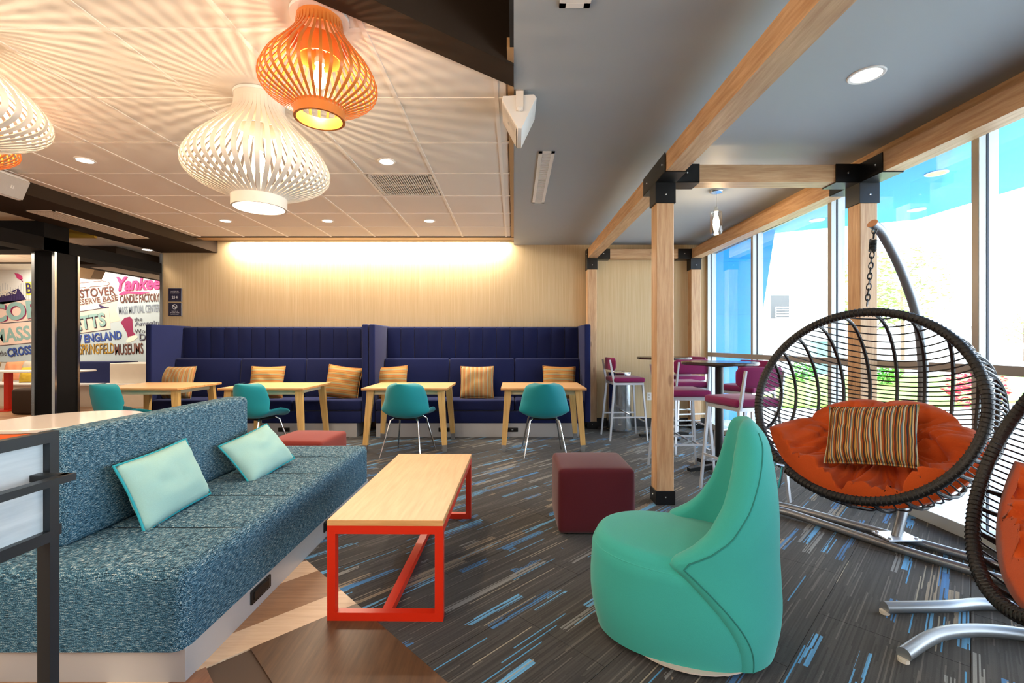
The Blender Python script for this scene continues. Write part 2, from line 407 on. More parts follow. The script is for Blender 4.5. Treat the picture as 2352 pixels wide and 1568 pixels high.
# ---- walls
wb = B().box(-5.3, WX + .15, WY, WY + .15, 0, 3.1).build('wall_back', wallpaper, smooth=0); tag(wb, 'back wall papered in fine vertical cream lines', None, None, 'structure')
bb = B().box(1.03, 2.9, WY - .012, WY, 0, .13).build('baseboard_back', baseb, smooth=0); tag(bb, 'black vinyl baseboard along the back wall', None, None, 'structure')
wr = B().box(-13.1, WX + .2, -3.1, -3.0, 0, 3.3).build('wall_rear', whitewall, smooth=0); tag(wr, 'white wall behind the viewpoint', None, None, 'structure')
wl = B().box(-13.1, -13, -3, 10.2, 0, 3.3).build('wall_left', whitewall, smooth=0); tag(wl, 'far left white wall', None, None, 'structure')
w4 = B().box(-7.1, -7.0, -3.1, 3.6, 0, 3.3).build('wall_left', whitewall, smooth=0); tag(w4, 'white partition beside the far seating room', None, None, 'structure')
wr2 = B().box(-13, -5.3, 10.0, 10.2, 0, 3.3).build('wall_far', whitewall, smooth=0); tag(wr2, 'far room wall carrying the lettered mural', None, None, 'structure')
ce = B().box(-5.33, -5.29, WY - .02, WY + .17, 0, 2.6).build('trim_1', brushed, smooth=0); tag(ce, 'metal corner trim at the end of the papered wall', None, None, 'structure')

t = B().box(-5.3, -5.2, WY + .15, 10.2, 0, 3.3).build('wall_side', whitewall, smooth=0); tag(t, 'side wall of the far room', None, None, 'structure')
t = B().box(-13.2, 3.04, -3.2, 10.3, 3.32, 3.45).build('roof', whitewall, smooth=0); tag(t, 'roof slab over the whole room', None, None, 'structure')
# ---- ceilings
dslope = (2.62 - 1.983) / .824
cl = B().prism([(-4.6, 2.62 - dslope * 4.6 - .1), (0, 2.52), (0, WY - .34), (-4.6, WY - .34)], CZ + .02, CZ + .06).build('ceiling', whitewall, smooth=0); tag(cl, 'suspended tile ceiling in a white metal grid', None, None, 'structure')
XS = [0 - .035] + [-.105 - .6096 * k for k in range(0, 9)]
YS = [2.785 + .612 * r for r in range(-3, 6)] + [6.37]
dslope = (2.62 - 1.983) / .824
for i in range(len(XS) - 1):
    for j in range(len(YS) - 1):
        g = .011
        poly = [(XS[i + 1] + g, YS[j] + g), (XS[i] - g, YS[j] + g), (XS[i] - g, YS[j + 1] - g), (XS[i + 1] + g, YS[j + 1] - g)]
        poly = clip(poly, -dslope, 1, 2.60); poly = clip(poly, 1, 0, -4.48) if poly else poly
        if i == 2 and j == 5: continue
        if len(poly) >= 3 and parea(poly) > .002: B().prism(poly, CZ + .003, CZ + .02).build('ceiling_tile', tile_white, cl, smooth=0)
def barclip(poly, z0=CZ - .002):
    poly = clip(poly, -dslope, 1, 2.60); poly = clip(poly, 1, 0, -4.48) if poly else poly
    if len(poly) >= 3: B().prism(poly, z0, CZ + .012).build('grid_bar', tbar, cl, smooth=0)
for x in XS[1:]: barclip([(x - .012, 1.0), (x + .012, 1.0), (x + .012, 6.37), (x - .012, 6.37)])
for y in YS[:-1]: barclip([(-4.48, y - .012), (-.03, y - .012), (-.03, y + .012), (-4.48, y + .012)], CZ - .001)
# edge trims of the tile field, slot over the wall light
t = B().box(-.035, 0, 2.3, WY - .34, CZ - .005, CZ + .05).build('trim_2', tanpaint, smooth=0); tag(t, 'tan edge strip between tile ceiling and grey ceiling', None, None, 'structure')
t = B().box(-4.47, 0, 6.37, 6.385, CZ - .01, CZ + .1).box(-4.47, -.03, 6.6, 6.612, CZ - .004, CZ + .2).build('trim_3', brownpaint, smooth=0); tag(t, 'dark brown lip along the light slot', None, None, 'structure')
t = B().box(-4.47, 0, 6.385, 6.60, CZ, CZ + .02).build('trim_4', tanpaint, smooth=0); tag(t, 'tan strip in front of the wall light slot', None, None, 'structure')
t = B().box(-4.47, 0, 6.6, WY, 2.96, 3.0).box(-4.3, -.02, 6.612, 6.66, 2.80, 2.9).build('trim_5', whitewall, smooth=0); tag(t, 'white lining of the light slot', None, None, 'structure')
gc = B().box(0, WX - .1, -3, WY, CZ, CZ + .1).build('ceiling', greyceil, smooth=0); tag(gc, 'smooth grey painted ceiling above the timber frame', None, None, 'structure')
bc = B().prism([(-5.0, -3), (0, -3), (0, 2.6), (-.01, 2.6), (-4.9, 1.2)], 3.14, 3.2).build('ceiling', blackceil, smooth=0); tag(bc, 'black painted high ceiling behind the diagonal bulkhead', None, None, 'structure')
t = B().box(-.02, 0, -3, 2.6, CZ, 3.2).build('trim_6', blackceil, smooth=0); tag(t, 'black upstand beside the grey ceiling', None, None, 'structure')
def dline(x, off): return 2.62 + dslope * x - off
t = B().prism([(-4.5, dline(-4.5, 0)), (-4.5, dline(-4.5, .2)), (0, dline(0, .2)), (0, dline(0, 0))], CZ - .02, 3.15).build('trim_7', brownpaint, smooth=0); tag(t, 'dark brown diagonal bulkhead crossing the ceiling', None, None, 'structure')
t = B().box(-5.32, -4.47, -3, WY, 2.62, 3.15).build('trim_8', brownpaint, smooth=0); tag(t, 'dark brown bulkhead running to the back wall', None, None, 'structure')
# far room ceilings
def tiles(x0, x1, y0, y1, z, lab, s=.61):
    c = B().box(x0, x1, y0, y1, z + .02, z + .05).build('ceiling', whitewall, smooth=0); tag(c, lab, None, None, 'structure')
    x = x1
    while x > x0 + .05:
        y = y0
        while y < y1 - .05:
            B().box(max(x - s, x0) + .006, x - .006, y + .006, min(y + s, y1) - .006, z, z + .02).build('ceiling_tile', tile_white, c, smooth=0); y += s
        x -= s
    return c
tiles(-9.6, -5.32, 5.87, 7.7, 2.62, 'low tile ceiling past the opening')
tiles(-9.0, -5.32, 3.4, 5.82, 2.80, 'tile ceiling glimpsed past the bulkhead')
tiles(-12, -5.3, 7.75, 10, 2.86, 'tile ceiling over the mural')
cc = B().box(-13, -5.3, -3, 3.4, 2.80, 2.85).build('ceiling', whitewall, smooth=0); tag(cc, 'plain ceiling of the side room', None, None, 'structure')
t = B().box(-9.5, -5.34, 5.82, 5.86, 2.60, 2.84).build('trim_9', yellow, smooth=0); tag(t, 'ochre step between the two ceilings', None, None, 'structure')
t = B().box(-9.6, -5.34, 7.70, 7.74, 2.60, 2.9).build('trim_10', brownpaint, smooth=0); tag(t, 'brown step in front of the mural ceiling', None, None, 'structure')
t = B().box(-5.56, -5.3, 3.0, WY, 2.31, 2.455).build('trim_11', blackpaint, smooth=0); tag(t, 'black header over the opening to the far room', None, None, 'structure')
t = B().box(-9, -5.3, 5.16, 5.45, 2.311, 2.64).build('trim_12', blackpaint, smooth=0); tag(t, 'black cross beam over the dark column', None, None, 'structure')
t = B().box(-6.3, -5.57, 6.4, 9.9, 2.36, 2.61).build('trim_13', brownpaint, smooth=0); tag(t, 'brown dropped soffit in the far room', None, None, 'structure')
pc = thing('pillar', 'square black column with bright metal corner strips', 'column', (0, 0, 0)); pc['kind'] = 'structure'; del pc['category']
B().box(-5.54, -5.31, 5.29, 5.56, 0, 2.31).build('shaft', blackpaint, pc, smooth=0)
for x in (-5.312, -5.546): B().box(x - .012, x + .022, 5.268, 5.292, 0, 2.31).build('corner_strip', chrome, pc, smooth=0)
B().box(-5.312, -5.292, 5.55, 5.575, 0, 2.31).build('corner_strip', chrome, pc, smooth=0)
B().box(-5.58, -5.27, 5.25, 5.60, 0, .1).build('plinth', baseb, pc, smooth=0)

# ---- window wall, five bays
ys = [-1.24, .126, 1.488, 2.854, 4.18, 5.55, 6.84]
for i in range(6):
    ya, yb = ys[i], ys[i + 1]
    wn = thing('window_%d' % (i + 1), ['tall window bay behind the viewpoint', 'tall window bay beside the viewpoint', 'tall window bay at the edge of the second hanging chair', 'tall window bay behind the hanging chair', 'tall window bay beside the post behind the bar stools', 'tall window bay nearest the back wall'][i], None, kind='structure')
    B().box(WX, WX + .05, yb - .0, yb + .043, 0, CZ).build('mullion', mframe, wn, smooth=0)
    B().box(WX + .002, WX + .045, yb - .004, yb + .0, 0, CZ).build('mullion_edge', mwhite, wn, smooth=0)
    B().box(WX + .045, WX + .06, yb - .006, yb + .046, 0, CZ).build('gasket', gasket, wn, smooth=0)
    B().box(WX + .06, WX + .125, yb - .004, yb + .047, 0, CZ).build('outer_frame', mwhite, wn, smooth=0)
    B().box(WX + .0, WX + .11, ya + .04, yb, 1.06, 1.12).build('rail', mframe, wn, smooth=0)
    B().box(WX - .01, WX + .12, ya + .04, yb, 0, .085, .004).build('sill', mwhite, wn, smooth=0)
    B().box(WX - .005, WX + .12, ya + .04, yb, 2.60, CZ).build('head', mframe, wn, smooth=0)
    for z0, z1 in ((.085, 1.06), (1.12, 2.60)): B().box(WX + .048, WX + .052, ya + .045, yb - .002, z0, z1).build('pane', glass, wn, smooth=0)
t = B().box(WX - .11, WX + .02, -3, WY, CZ - .095, CZ + .1).build('trim_14', fir[1], smooth=0); tag(t, 'timber header board above the windows', None, None, 'structure')
t = B().box(WX + .1, WX + .15, -3, WY, 2.6, 3.3).build('trim_15', mframe, smooth=0); tag(t, 'metal fascia above the windows', None, None, 'structure')
t = B().box(WX, WX + .12, -3, -1.2, 0, 3.2).build('wall_right', whitewall, smooth=0); tag(t, 'solid white wall beyond the last window', None, None, 'structure')

# ================================================================== OUTDOORS
g = B().box(WX + .1, 60, -20, 60, -.2, -.05).build('ground', concrete, smooth=0); tag(g, 'pale concrete paving outside the windows', None, None, 'structure')
lw = B().prism([(5.2, 9.2), (9.5, 9.4), (20, 14), (20, 18.5), (6.5, 17.5)], -.05, .0).build('lawn', grassm, smooth=0); tag(lw, 'bright green lawn outside the windows', None, None, 'structure')
sf = B().prism([(WX + .15, -4), (6.4, -4), (6.27, 7.11), (4.45, 8.05), (WX + .15, 8.05)], 3.18, 3.5).build('canopy_soffit', blue, smooth=0); tag(sf, 'bright blue canopy soffit over the windows outside', 'canopy')
fin = B()
pl = [(2.95, -.05), (3.97, -.05), (4.46, 3.18), (2.95, 3.18)]
fin.add([(x, y, z) for y in (7.8, 8.05) for x, z in pl], [(0, 1, 2, 3), (7, 6, 5, 4), (0, 4, 5, 1), (1, 5, 6, 2), (2, 6, 7, 3), (3, 7, 4, 0)])
fo = fin.build('slanted_fin_wall', blue, smooth=0); tag(fo, 'bright blue slanted fin wall under the canopy', 'wall')
for k_ in range(3): B().box(2.96, 4.0 + .17 * k_, 7.785, 7.801, .85 + k_ * .9, .9 + k_ * .9).build('panel_joint', blue, fo, smooth=0)
def downlight(x, y, z, r, label, grp, lit=True, power=14, mat_rim=whitemetal, up=None):
    t = thing('downlight', label, 'ceiling light', (x, y, z), 0, grp)
    B().lathe([(r * .82, .004), (r * .84, -.004), (r, -.006), (r * 1.06, -.003), (r * 1.06, .004)], 28).build('rim', mat_rim, t)
    B().lathe([(0.0001, -.003), (r * .83, -.003), (r * .83, .003), (.0001, .003)], 28).build('lens', downm if lit else chrome, t)
    if lit:
        l = bpy.data.lights.new('downlight_beam', 'SPOT'); l.energy = power; l.color = (1, .82, .62); l.spot_size = R(125); l.spot_blend = 1; l.shadow_soft_size = .05
        o = bpy.data.objects.new('downlight_beam', l); COL.objects.link(o); o.parent = t; o.location = (0, 0, -.03)
    return t
for (x, y), lb in zip(((4.78, 5.17), (5.8, 6.58), (4.73, 7.13)), ('unlit recessed light in the blue canopy nearest the hanging chair', 'unlit recessed light near the outer edge of the blue canopy', 'unlit recessed light in the blue canopy near the fin wall')):
    downlight(x, y, 3.175, .10, lb, 'canopy lights', False)
def leaves(n, c, rad, size, seed):
    rnd = random.Random(seed); b = B()
    for _ in range(n):
        while True:
            p = Vector((rnd.uniform(-1, 1), rnd.uniform(-1, 1), rnd.uniform(-1, 1)))
            if .25 < p.length < 1: break
        q = Vector((c[0] + p.x * rad[0], c[1] + p.y * rad[1], c[2] + p.z * rad[2])); m = Matrix.Translation(q) @ Matrix.Rotation(rnd.uniform(0, 6.3), 4, 'Z') @ Matrix.Rotation(rnd.uniform(0, 6.3), 4, 'X')
        s = size * rnd.uniform(.6, 1.3); b.add([(-s, 0, 0), (0, -s * .45, .02), (s, 0, 0), (0, s * .45, .02)], [(0, 1, 2, 3)], m)
    return b
def tree(loc, h, rad, n, label, seed, m=leafm):
    t = thing('young_tree', label, 'tree', loc)
    pts = [(0, 0, -.05), (.03, 0, h * .3), (-.02, .03, h * .6), (0, 0, h * .95)]
    B().tube(pts, [.09, .07, .05, .015], 8).build('trunk', bark, t)
    rnd = random.Random(seed); b = B()
    for _ in range(9):
        z = h * rnd.uniform(.35, .8); a = rnd.uniform(0, 6.3); l = rad * rnd.uniform(.6, 1)
        b.tube([(0, 0, z), (l * .5 * math.cos(a), l * .5 * math.sin(a), z + l * .35), (l * math.cos(a), l * math.sin(a), z + l * .45)], [.03, .02, .006], 5)
    b.build('branch', bark, t)
    leaves(n, (0, 0, h * .72), (rad, rad, h * .36), .10, seed).build('foliage', m, t, smooth=0, fix=False, kind='stuff')
tree((14.2, 18.2, 0), 4.6, 1.3, 900, 'young tree with pale green leaves between two window posts', 3)
tree((17.0, 20.0, 0), 5.2, 1.7, 900, 'spreading young tree behind the hanging chair chain', 5)
tree((38.0, 34.0, 0), 3.4, 1.6, 500, 'small round tree far across the paving', 8)
def shrub(loc, r, label, seed, m=leafm, n=420):
    t = thing('shrub', label, 'shrub', loc)
    B().tube([(0, 0, -.05), (0, 0, r * .8)], [.03, .015], 6).build('stem', bark, t)
    leaves(n, (0, 0, r * .8), (r, r, r * .8), .06, seed).build('foliage', m, t, smooth=0, fix=False, kind='stuff')
greenshrub = plain('boxwood_leaf', '#4f9a2e', .8, 0, .2)
shrub((9.6, 15.2, 0), .42, 'round green shrub on the lawn behind a bar stool', 11, greenshrub)
shrub((11.6, 14.2, 0), .40, 'round green shrub on the lawn behind the wicker basket', 12, greenshrub)
shrub((9.4, 9.3, -.05), .50, 'red leaved shrub beside the paving outside', 13, redleaf)
bd = thing('white_apartment_building', 'white building with a small balcony window far across the lawn', 'building', (0, 0, 0))
whitebuild = plain('white_render', '#e9e9e7', .9)
B().box(14.5, 24, 30, 38, -.05, 9).build('wall', whitebuild, bd, smooth=0)
B().box(16.85, 18.05, 29.96, 30.0, 2.9, 4.42).build('window', plain('window_shade_grey', '#4d5358', .4), bd, smooth=0)
b = B(); 
for k_ in range(5): b.box(16.9, 18.1, 29.5, 29.53, 2.9 + k_ * .17, 2.95 + k_ * .17)
b.box(16.9, 16.94, 29.5, 29.53, 2.8, 3.6).box(18.06, 18.1, 29.5, 29.53, 2.8, 3.6).build('balcony_rail', whitebuild, bd, smooth=0)
B().box(16.7, 18.3, 29.45, 30, 2.72, 2.8).build('balcony_slab', concrete, bd, smooth=0)
b2 = thing('low_white_building', 'long low white building across the paving', 'building', (0, 0, 0))
B().box(30, 58, 36, 44, -.05, 2.5).build('wall', whitebuild, b2, smooth=0)
B().box(29.8, 58, 35.8, 44.2, 2.5, 2.62).build('roof_edge', plain('roof_edge_grey', '#8f8f8f', .7), b2, smooth=0)
ub = thing('utility_cabinet', 'pale teal utility cabinet standing on the paving outside', 'utility box', (9.6, 14.2 * 1.0 + 6, -.05))
ub.location = (13.4, 20.0, -.05)
utm = plain('teal_grey_enamel', '#6fa3a0', .5)
B().box(-.3, .3, -.25, .25, 0, 1.35, .03).build('body', utm, ub); B().box(-.33, .33, -.28, .28, 1.35, 1.42, .02).build('lid', utm, ub)
B().box(-.26, .26, -.262, -.25, .15, 1.25, .005).build('door', utm, ub)

# ================================================================== TIMBER FRAME
X0f, X1f, X0b, X1b = 1.109, 2.69, 1.085, 2.61       # post faces front / back
YF, YB, PW, BZ0, BZ1 = 3.55, 6.72, .135, 2.505, 2.64
pg = thing('timber_pergola', 'square timber post and beam frame with black steel corner brackets', 'pergola', (0, 0, 0))
def post(x, y, zt=BZ0):
    return B().box(x, x + PW, y, y + PW, .02, zt, .004, 1).build('post', fir[2], pg, smooth=0)
for x, y in ((X0f, YF), (X1f, YF), (X0b, YB), (X1b, YB)): post(x, y)
def skew(x0, x1, ya, yb, name, m):               # beam running from (x0, ya) to (x1, yb)
    b = B().add([(x0, ya, BZ0), (x0 + PW, ya, BZ0), (x1 + PW, yb, BZ0), (x1, yb, BZ0), (x0, ya, BZ1), (x0 + PW, ya, BZ1), (x1 + PW, yb, BZ1), (x1, yb, BZ1)],
        [(3, 2, 1, 0), (4, 5, 6, 7), (0, 1, 5, 4), (1, 2, 6, 5), (2, 3, 7, 6), (3, 0, 4, 7)])
    return b.build(name, m, pg, smooth=0)
skew(X0f, X0b, YF, YB + PW, 'beam', fir[1]); skew(X1f, X1b, YF, YB + PW, 'beam', fir[1])
skew(1.13, X0f, -.4, YF, 'beam', fir[1]); skew(2.72, X1f, -.4, YF, 'beam', fir[1])
B().box(X0f + PW, X1f, YF, YF + PW, BZ0, BZ1).build('beam', fir[0], pg, smooth=0)
B().box(X0b + PW, X1b, YB, YB + PW, BZ0, BZ1).build('beam', fir[0], pg, smooth=0)
# the near pair of posts stands beside the viewpoint, outside the picture
def bolt(c, d, par):
    m = Matrix.Translation(c) @ Vector((0, 0, 1)).rotation_difference(Vector(d)).to_matrix().to_4x4()
    B().lathe([(.0001, .006), (.006, .005), (.009, 0), (.009, -.002)], 12, mtx=m).build('bolt', chrome, par)
def bracket(x, y, side, near=True):
    t = .006; e = .005; a = .19
    b = B(); x0, x1, y0, y1 = x - e, x + PW + e, y - e, y + PW + e
    b.box(x0 - t, x1 + t, y0 - t, y1 + t, BZ0 - .165, BZ0 - .001, .002, 1)
    ya = y0 - (.22 if near else .02); yb = y1 + (a if near else 0)
    for xx in (x0 - t, x1): b.box(xx, xx + t, ya, yb, BZ0 - t, BZ1 + .002)
    b.box(x0 - t, x1 + t, ya, yb, BZ0 - t - .002, BZ0 - .001)
    xa, xb = (x1, x1 + a) if side > 0 else (x0 - a, x0)
    for yy in (y0 - t, y1): b.box(min(xa, x0), max(xb, x1), yy, yy + t, BZ0 - t, BZ1 + .002)
    b.box(min(xa, x0), max(xb, x1), y0 - t, y1 + t, BZ0 - t - .002, BZ0 - .001)
    o = b.build('corner_bracket', black, pg, smooth=0)
    bolt((x + PW / 2, y0 - t - .001, BZ0 - .10), (0, -1, 0), o)
    bolt(((xa + xb) / 2, y0 - t - .001, (BZ0 + BZ1) / 2), (0, -1, 0), o)
    bolt((x0 - t - .001, ya + .06, (BZ0 + BZ1) / 2), (-1, 0, 0), o); bolt((x0 - t - .001, y1 + .08, (BZ0 + BZ1) / 2), (-1, 0, 0), o)
bracket(X0f, YF, 1); bracket(X1f, YF, -1); bracket(X0b, YB, 1, False); bracket(X1b, YB, -1, False)
for x, y in ((X0f, YF), (X1f, YF), (X0b, YB), (X1b, YB)):
    o = B().box(x - .009, x + PW + .009, y - .009, y + PW + .009, 0, .108, .002, 1).build('base_bracket', black, pg, smooth=0)
    bolt((x + PW / 2, y - .01, .06), (0, -1, 0), o); bolt((x - .01, y + PW / 2, .06), (-1, 0, 0), o)

# ================================================================== CEILING FIXTURES
for (px, py), lb in zip(((195, 368), (888, 371), (518, 507), (752, 507), (986, 507)),
        ('recessed light in the tile ceiling near the wedge speaker on the dark bulkhead', 'recessed light in the tile ceiling beside the slatted air grille', 'recessed light near the back wall, closest to the dark bulkhead', 'recessed light near the back wall, middle one of the row of three', 'recessed light near the back wall, closest to the grey ceiling')):
    Y = 1.49 * FPX / (CY - py); q = P(px, py, Y)
    downlight(q.x, q.y, CZ - .0005, .066, lb, 'recessed lights in the tile ceiling', True, 85)
q = P(1990, 172, 1.49 * FPX / (CY - 172)); downlight(q.x, q.y, CZ - .0005, .085, 'recessed light in the smooth grey ceiling above the hanging chair', 'recessed lights', True, 14)
q = P(338, 573, 1.37 * FPX / (CY - 573)); downlight(q.x, q.y, 2.618, .07, 'recessed light in the low ceiling past the black header', 'recessed lights', True, 14)
# tile air grille
gx0, gx1, gy0, gy1 = XS[3] + .02, XS[2] - .02, 4.005 + .02, 4.614 - .02
t = thing('air_grille', 'square white air grille with close black gaps in the tile ceiling', 'air vent', ((gx0 + gx1) / 2, (gy0 + gy1) / 2, CZ))
hx, hy = (gx1 - gx0) / 2, (gy1 - gy0) / 2
B().box(-hx, hx, -hy, hy, .012, .02).build('backing', black, t, smooth=0)
B().box(-hx, hx, -hy, -hy + .02, -.002, .012).box(-hx, hx, hy - .02, hy, -.002, .012).box(-hx, -hx + .02, -hy, hy, -.002, .012).box(hx - .02, hx, -hy, hy, -.002, .012).box(-hx, hx, -.006, .006, -.001, .012).build('frame', tile_white, t, smooth=0)
sm = B().box(-.0045, .0045, -hy + .02, hy - .02, 0, .012).mesh('slat', tile_white, 0)
for i in range(25): link('slat', sm, t, (-hx + .03 + i * (2 * hx - .06) / 24, 0, 0))
def grille(name, label, x0, x1, y0, y1, z, along, n, m=whitemetal):
    t = thing(name, label, 'air vent', ((x0 + x1) / 2, (y0 + y1) / 2, z)); hx, hy = (x1 - x0) / 2, (y1 - y0) / 2; f = .02 if along == 'thin' else .028
    B().box(-hx + f, hx - f, -hy + f, hy - f, -.001, .002).build('backing', black, t, smooth=0)
    B().box(-hx, hx, -hy, -hy + f, -.008, 0, ).box(-hx, hx, hy - f, hy, -.008, 0).box(-hx, -hx + f, -hy, hy, -.008, 0).box(hx - f, hx, -hy, hy, -.008, 0).build('frame', m, t, smooth=0)
    if along == 'y' or along == 'thin':
        sm = B().box(-.004 if along == 'y' else -.009, .004 if along == 'y' else .009, -hy + f, hy - f, -.007, -.001).mesh('slat', m, 0)
        for i in range(n): link('slat', sm, t, (-hx + f + (i + .5) * (2 * hx - 2 * f) / n, 0, 0))
    else:
        sm = B().box(-hx + f, hx - f, -.0055, .0055, -.007, -.001).mesh('slat', m, 0)
        for i in range(n): link('slat', sm, t, (0, -hy + f + (i + .5) * (2 * hy - 2 * f) / n, 0))
    return t
g1 = grille('air_grille', 'long narrow white air grille in the grey ceiling beside the white speaker', .195, .32, 3.54, 4.83, CZ, 'x', 46)
g2 = grille('air_grille', 'narrow white air grille in the grey ceiling cut by the top edge of the picture', .20, .335, .9, 2.02, CZ, 'y', 10)
g3 = grille('air_grille', 'long slatted air grille under the dark brown bulkhead', -5.03, -4.73, 4.70, 5.94, 2.62, 'thin', 8, plain('beige_grille_enamel', '#dccfbd', .5))
g4 = grille('air_grille', 'slatted air grille in the brown soffit of the far room', -6.12, -5.74, 6.6, 8.6, 2.36, 'thin', 9, plain('beige_grille_enamel_far', '#dccfbd', .5))

def speaker(label, loc, rot, m):
    t = thing('wall_speaker', label, 'speaker', loc); t.rotation_euler = rot
    # trapezoid cabinet, long axis y, grille facing -x
    pr_ = [(-.10, .095), (.085, .105), (.10, .085), (.012, -.10), (-.012, -.10), (-.105, .07)]
    b = B(); n = len(pr_); L_ = []
    for y, s_ in ((-.14, .96), (-.132, 1), (.132, 1), (.14, .96)): L_.append([(x * s_, y, z * s_) for x, z in pr_])
    b.loops(L_).build('cabinet', m, t, smooth=30)
    g = B(); d = Vector((.093, 0, -.17)).normalized(); nrm = Vector((-d.z, 0, d.x)) * -1
    p0 = Vector((-.10, 0, .062)); p1 = Vector((-.018, 0, -.092)); off = Vector((-.88, 0, -.47)) * .004
    g.add([p0 + off + Vector((0, -.125, 0)), p0 + off + Vector((0, .125, 0)), p1 + off + Vector((0, .125, 0)), p1 + off + Vector((0, -.125, 0)), p0 + Vector((0, -.125, 0)), p0 + Vector((0, .125, 0)), p1 + Vector((0, .125, 0)), p1 + Vector((0, -.125, 0))],
        [(0, 1, 2, 3), (7, 6, 5, 4), (0, 4, 5, 1), (1, 5, 6, 2), (2, 6, 7, 3), (3, 7, 4, 0)]).build('speaker_grille', plain('speaker_mesh', '#c9c4bd', .7, 0, .05, 60, .3, 500), t, smooth=0)
    mm = Matrix.Translation((-.062, -.02, -.012)) @ Vector((0, 0, 1)).rotation_difference(Vector((-.88, 0, -.47))).to_matrix().to_4x4()
    B().box(-.008, -.003, -.012, .012, .003, .007, mtx=mm).box(.003, .008, -.012, .012, .003, .007, mtx=mm).build('badge', chrome, t, smooth=0)
    return t
t = speaker('white wedge speaker hung where the tile and grey ceilings meet', (.035, 2.83, 2.615), (0, 0, 0), whitemetal)
br = B().box(-.022, .022, -.152, -.146, -.0, .122).box(-.022, .022, .146, .152, 0, .122).box(-.022, .022, -.152, .152, .118, .124).build('bracket', tile_white, t, smooth=0)
B().lathe([(.0001, -.008), (.014, -.006), (.016, 0), (.016, .004)], 16, mtx=Matrix.Translation((0, -.152, .012)) @ Matrix.Rotation(R(-90), 4, 'X')).build('bolt', whitemetal, br)
t = thing('wall_speaker', 'white flat fronted speaker tilted off the dark brown bulkhead', 'speaker', (-4.30, 3.86, 2.60)); t.rotation_euler = (0, R(22), R(4))
B().box(-.08, .05, -.15, .15, -.10, .10, .03, 3).build('cabinet', whitemetal, t)
B().box(.048, .056, -.135, .135, -.085, .085, .004, 1).build('speaker_grille', plain('speaker_mesh_grey', '#b8b4ae', .7, 0, .05, 60, .3, 500), t)
B().box(.056, .060, .012, .020, -.014, .014).box(.056, .060, -.004, .004, -.014, .014).build('badge', whitemetal, t, smooth=0)
B().box(-.17, -.07, -.02, .02, -.02, .02).build('bracket', whitemetal, t, smooth=0)
t = thing('wall_speaker', 'small beige speaker hanging over the mural in the far room', 'speaker', (-7.05, 7.6, 2.43))
beige = plain('beige_enamel', '#b9a184', .5)
B().add([(-.2, -.1, .09), (.2, -.1, .09), (.11, -.1, -.1), (-.11, -.1, -.1), (-.2, .1, .09), (.2, .1, .09), (.11, .1, -.1), (-.11, .1, -.1)], [(0, 1, 2, 3), (7, 6, 5, 4), (0, 4, 5, 1), (1, 5, 6, 2), (2, 6, 7, 3), (3, 7, 4, 0)]).build('cabinet', beige, t, smooth=0)
B().box(-.02, .02, -.02, .02, .09, .19).build('bracket', beige, t, smooth=0)

